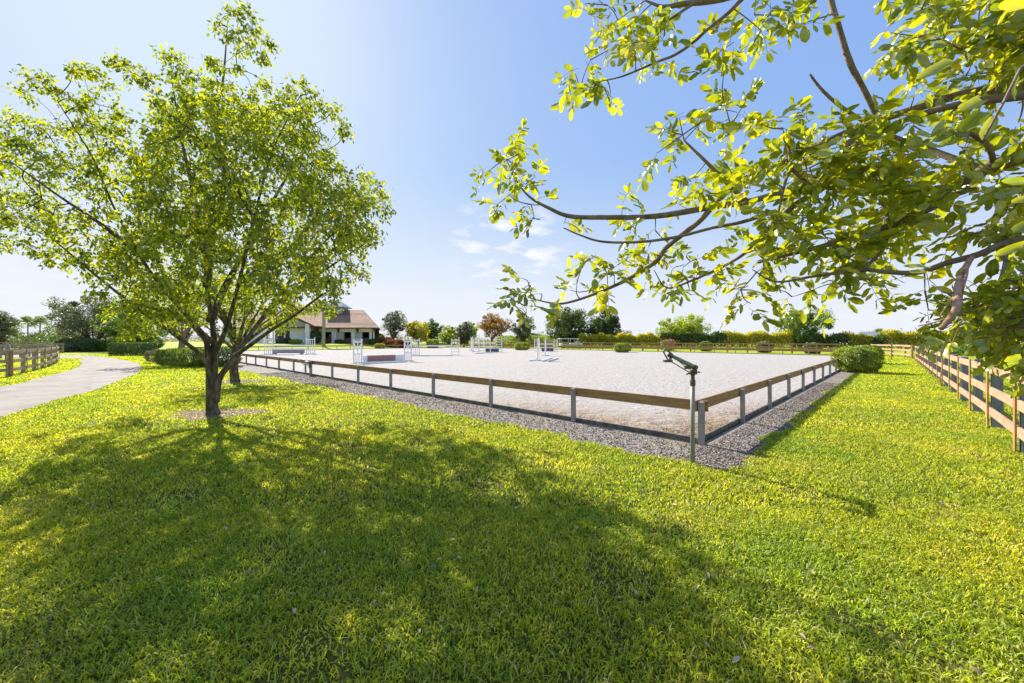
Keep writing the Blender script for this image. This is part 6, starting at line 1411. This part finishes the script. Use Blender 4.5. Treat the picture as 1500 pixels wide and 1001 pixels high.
for i, (u, Yb, rx, h, mm_, lb_) in enumerate(((107, 62, 2.0, 2.0, 'leaf_hedge_d', 'rounded dark bush at the left foot of the large dark tree'), (130, 60, 2.2, 1.9, 'leaf_hedge_d', 'broad dark bush under the large dark tree'), (155, 61, 2.0, 1.8, 'leaf_mid', 'green bush at the right foot of the large dark tree'), (97, 58, 1.0, 1.1, 'leaf_olive', 'small pale bush at the end of the middle paddock fence'),
        (182, 58, 1.3, 2.6, 'leaf_lime', 'bright lime bush standing behind the square hedge'), (205, 66, 3.2, 2.4, 'leaf_hedge_d', 'dark bush mass behind the square hedge'),
        (433, 84, 1.25, .9, 'leaf_lime', 'low rounded pale green bush before the barn porch'), (421, 85.5, .7, 1.3, 'leaf_dark', 'narrow dark bush beside the porch glass door'), (461.5, 88, 1.3, 2.9, 'leaf_dark', 'tall dark shrub beside the white porch pillar'), (497, 90.3, .95, .9, 'leaf_dark', 'small round dark bush between the first two stall doors'), (549, 90, 1.5, 1.3, 'leaf_dark', 'dark low bush at the right corner of the barn'),
        (556, 80, 1.0, 1.0, 'leaf_hedge_y', 'small round golden bush at the edge of the sand near the barn'), (565, 90, 1.8, 1.9, 'leaf_red', 'reddest bush in the bed right of the barn'), (578, 88, 2.0, 1.7, 'leaf_red', 'wide red-bronze bush in the middle of the bed right of the barn'), (592, 89, 1.7, 1.5, 'leaf_orange', 'orange-brown bush at the right end of the bed beyond the barn'), (553, 97, 1.6, 2.4, 'leaf_lime', 'lime green bush peeking behind the right corner of the barn'),
        (634, 86, 1.3, 1.9, 'leaf_lime', 'small lime bush behind the far fence below the dark round tree'), (743, 105, 3.2, 2.9, 'leaf_lime', 'lime green bush below the orange tree'), (790, 110, 5, 3.0, 'leaf_lime', 'lime green bush between the narrow tree and the wide dense tree'), (775, 112, 4, 3.6, 'leaf_dark', 'dark bush behind the narrow grey-olive tree'),
        (1034, 62, .9, 1.5, 'leaf_mid', 'green bush behind the fence right of the pink one'), (1120, 55, 1.0, 1.5, 'leaf_olive', 'grey-olive bush behind the fence below the bright yellow hedge'), (1190, 51, 1.0, 1.35, 'leaf_olive', 'low grey-olive bush behind the fence by the umbrella-shaped tree'),
        (1400, 46, 2.6, 1.5, 'leaf_olive', 'grey-olive low bush row beyond the right-hand fence'), (1450, 43, 3.0, 1.5, 'leaf_mid', 'green low bush beyond the right-hand fence at the picture edge'))):
    x, y, z = G(u, Yb); shrub('garden_bush', lb_, (x, y, z), rx, rx * .7, h, mm_, 'bush', int(1500 * rx * h) + 1500, .16 if Yb > 50 else .12, group='garden bushes')
x, y, z = G(978, 65)
shrub('flowering_bush', 'bush covered in pink flowers behind the fence under the spreading green tree', (x, y, z), 1.2, .8, 1.75, 'leaf_mid', 'bush', 3000, .14)
leaves('flowers', np.stack([rng.normal(size=420) * .6, rng.normal(size=420) * .4 - .3, 1.35 + rng.normal(size=420) * .28], 1), rng.normal(size=(420, 3)), .13, .11, M['pink_flower'], allobj()[-3] if False else [o for o in allobj() if o.name.startswith('flowering_bush')][0], LEAF_Q)
x, y, z = G(40, 85)
n = 9000; t = rng.uniform(-1, 1, n)
tag(leaves('paddock_scrub', np.stack([-103 + t * 14, 84 + rng.normal(size=n) * 1.5, np.abs(rng.normal(0, .9, n)) * 1.3], 1), rng.normal(size=(n, 3)), rng.uniform(.2, .45, n), rng.uniform(.1, .25, n), M['leaf_hedge_d']), 'dense dark undergrowth beyond the left paddock below the palms', 'undergrowth', kind='stuff')

# fallen leaves lying on the lawn: one modelled, the rest copies
def fallen():
    T_, Fc = LEAF_OV; first = None
    vars_ = []
    for k in range(3):
        V = T_ * np.array([.045, .024, 1]); V[:, 2] = T_[:, 2] * .07 + .008 * np.sin(T_[:, 0] * 3 + k) + rng.normal(size=len(T_)) * .003
        vars_.append(np_mesh('fallen_leaf', V, np.array(Fc).ravel(), 4, M['leaf_dry'], None, [(.25, .6, .95)[k]] * 4))
    lab = 'dry curled leaf lying on the lawn'
    spots = [P(u, v) for u, v in ((545, 692), (570, 732), (477, 815), (895, 828), (1030, 955), (1085, 975), (1420, 990), (1385, 745), (1398, 745), (1460, 735), (1025, 868), (1370, 740), (1155, 700), (1310, 625), (205, 745), (270, 760), (700, 870), (560, 880), (1210, 910), (1480, 985), (880, 690), (795, 675), (640, 830), (430, 900))]
    for _ in range(46): v = rng.uniform(640, 985); spots.append(P(rng.uniform(20, 1480), v))
    used = [False] * 3; i = 0
    for x, y, z in spots:
        s, t = st(x, y)
        if gravel_mask(np.array(x), np.array(y)) or abs(x) > 1.35 * y + 1: continue
        k = i % 3; i += 1
        o = vars_[k] if not used[k] else vars_[k].copy()
        if used[k]: col.objects.link(o)
        used[k] = True
        o.location = (x, y, .043 + jit(.006)); o.rotation_euler = (jit(.5), jit(.5), rng.uniform(0, 6.28)); s_ = rng.uniform(.7, 1.4); o.scale = (s_, s_, s_)
        tag(o, lab, 'fallen leaf', 'dry leaves fallen on the lawn')
fallen()

# dry crumbs trodden into the sand by the near rails and blown onto the gravel
def crumbs():
    n = 9000; t = np.abs(rng.normal(0, 3.2, n)) + .1; s_ = rng.exponential(.55, n) + .15; k = rng.random(n) < .42
    a = np.where(k, np.abs(rng.normal(0, 3.0, n)) + .15, s_); b_ = np.where(k, rng.exponential(.5, n) + .15, t)
    x = CX + D1[0] * a + D2[0] * b_; y = CY + D1[1] * a + D2[1] * b_
    cl_ = np.sin(x * 7.1 + 2 * np.sin(y * 5)) * np.sin(y * 6.3 + 2 * np.sin(x * 4)); ok = (cl_ > .1) | (rng.random(n) < .12); x, y = x[ok], y[ok]
    m_ = 2600; a2 = rng.uniform(-1.15, -.1, m_); b2 = rng.uniform(-1.0, 16, m_); kk = rng.random(m_) < .35; a2, b2 = np.where(kk, rng.uniform(-1, 12, m_), a2), np.where(kk, rng.uniform(-.8, -.1, m_), b2)
    x = np.concatenate([x, CX + D1[0] * a2 + D2[0] * b2]); y = np.concatenate([y, CY + D1[1] * a2 + D2[1] * b2]); n = len(x)
    p = np.stack([x, y, rng.uniform(.026, .040, n)], 1); ax = rng.normal(size=(n, 3)); ax[:, 2] *= .25; L = rng.uniform(.012, .045, n)
    tag(leaves('dry_litter', p, ax, L, L * rng.uniform(.2, .6, n), M['leaf_crumb'], nrm=np.tile((0, 0, 1.0), (n, 1)) + rng.normal(size=(n, 3)) * .45), 'brown plant crumbs trodden into the sand and gravel at the near arena corner', 'plant litter', kind='stuff')
M['leaf_crumb'] = leaf_mat('crumb_brown', [(0.07, 0.04, 0.02), (0.20, 0.12, 0.06), (0.38, 0.27, 0.16)], 0.15, 0.0, 1.1, yel=(1, 1, 0.9))
crumbs()
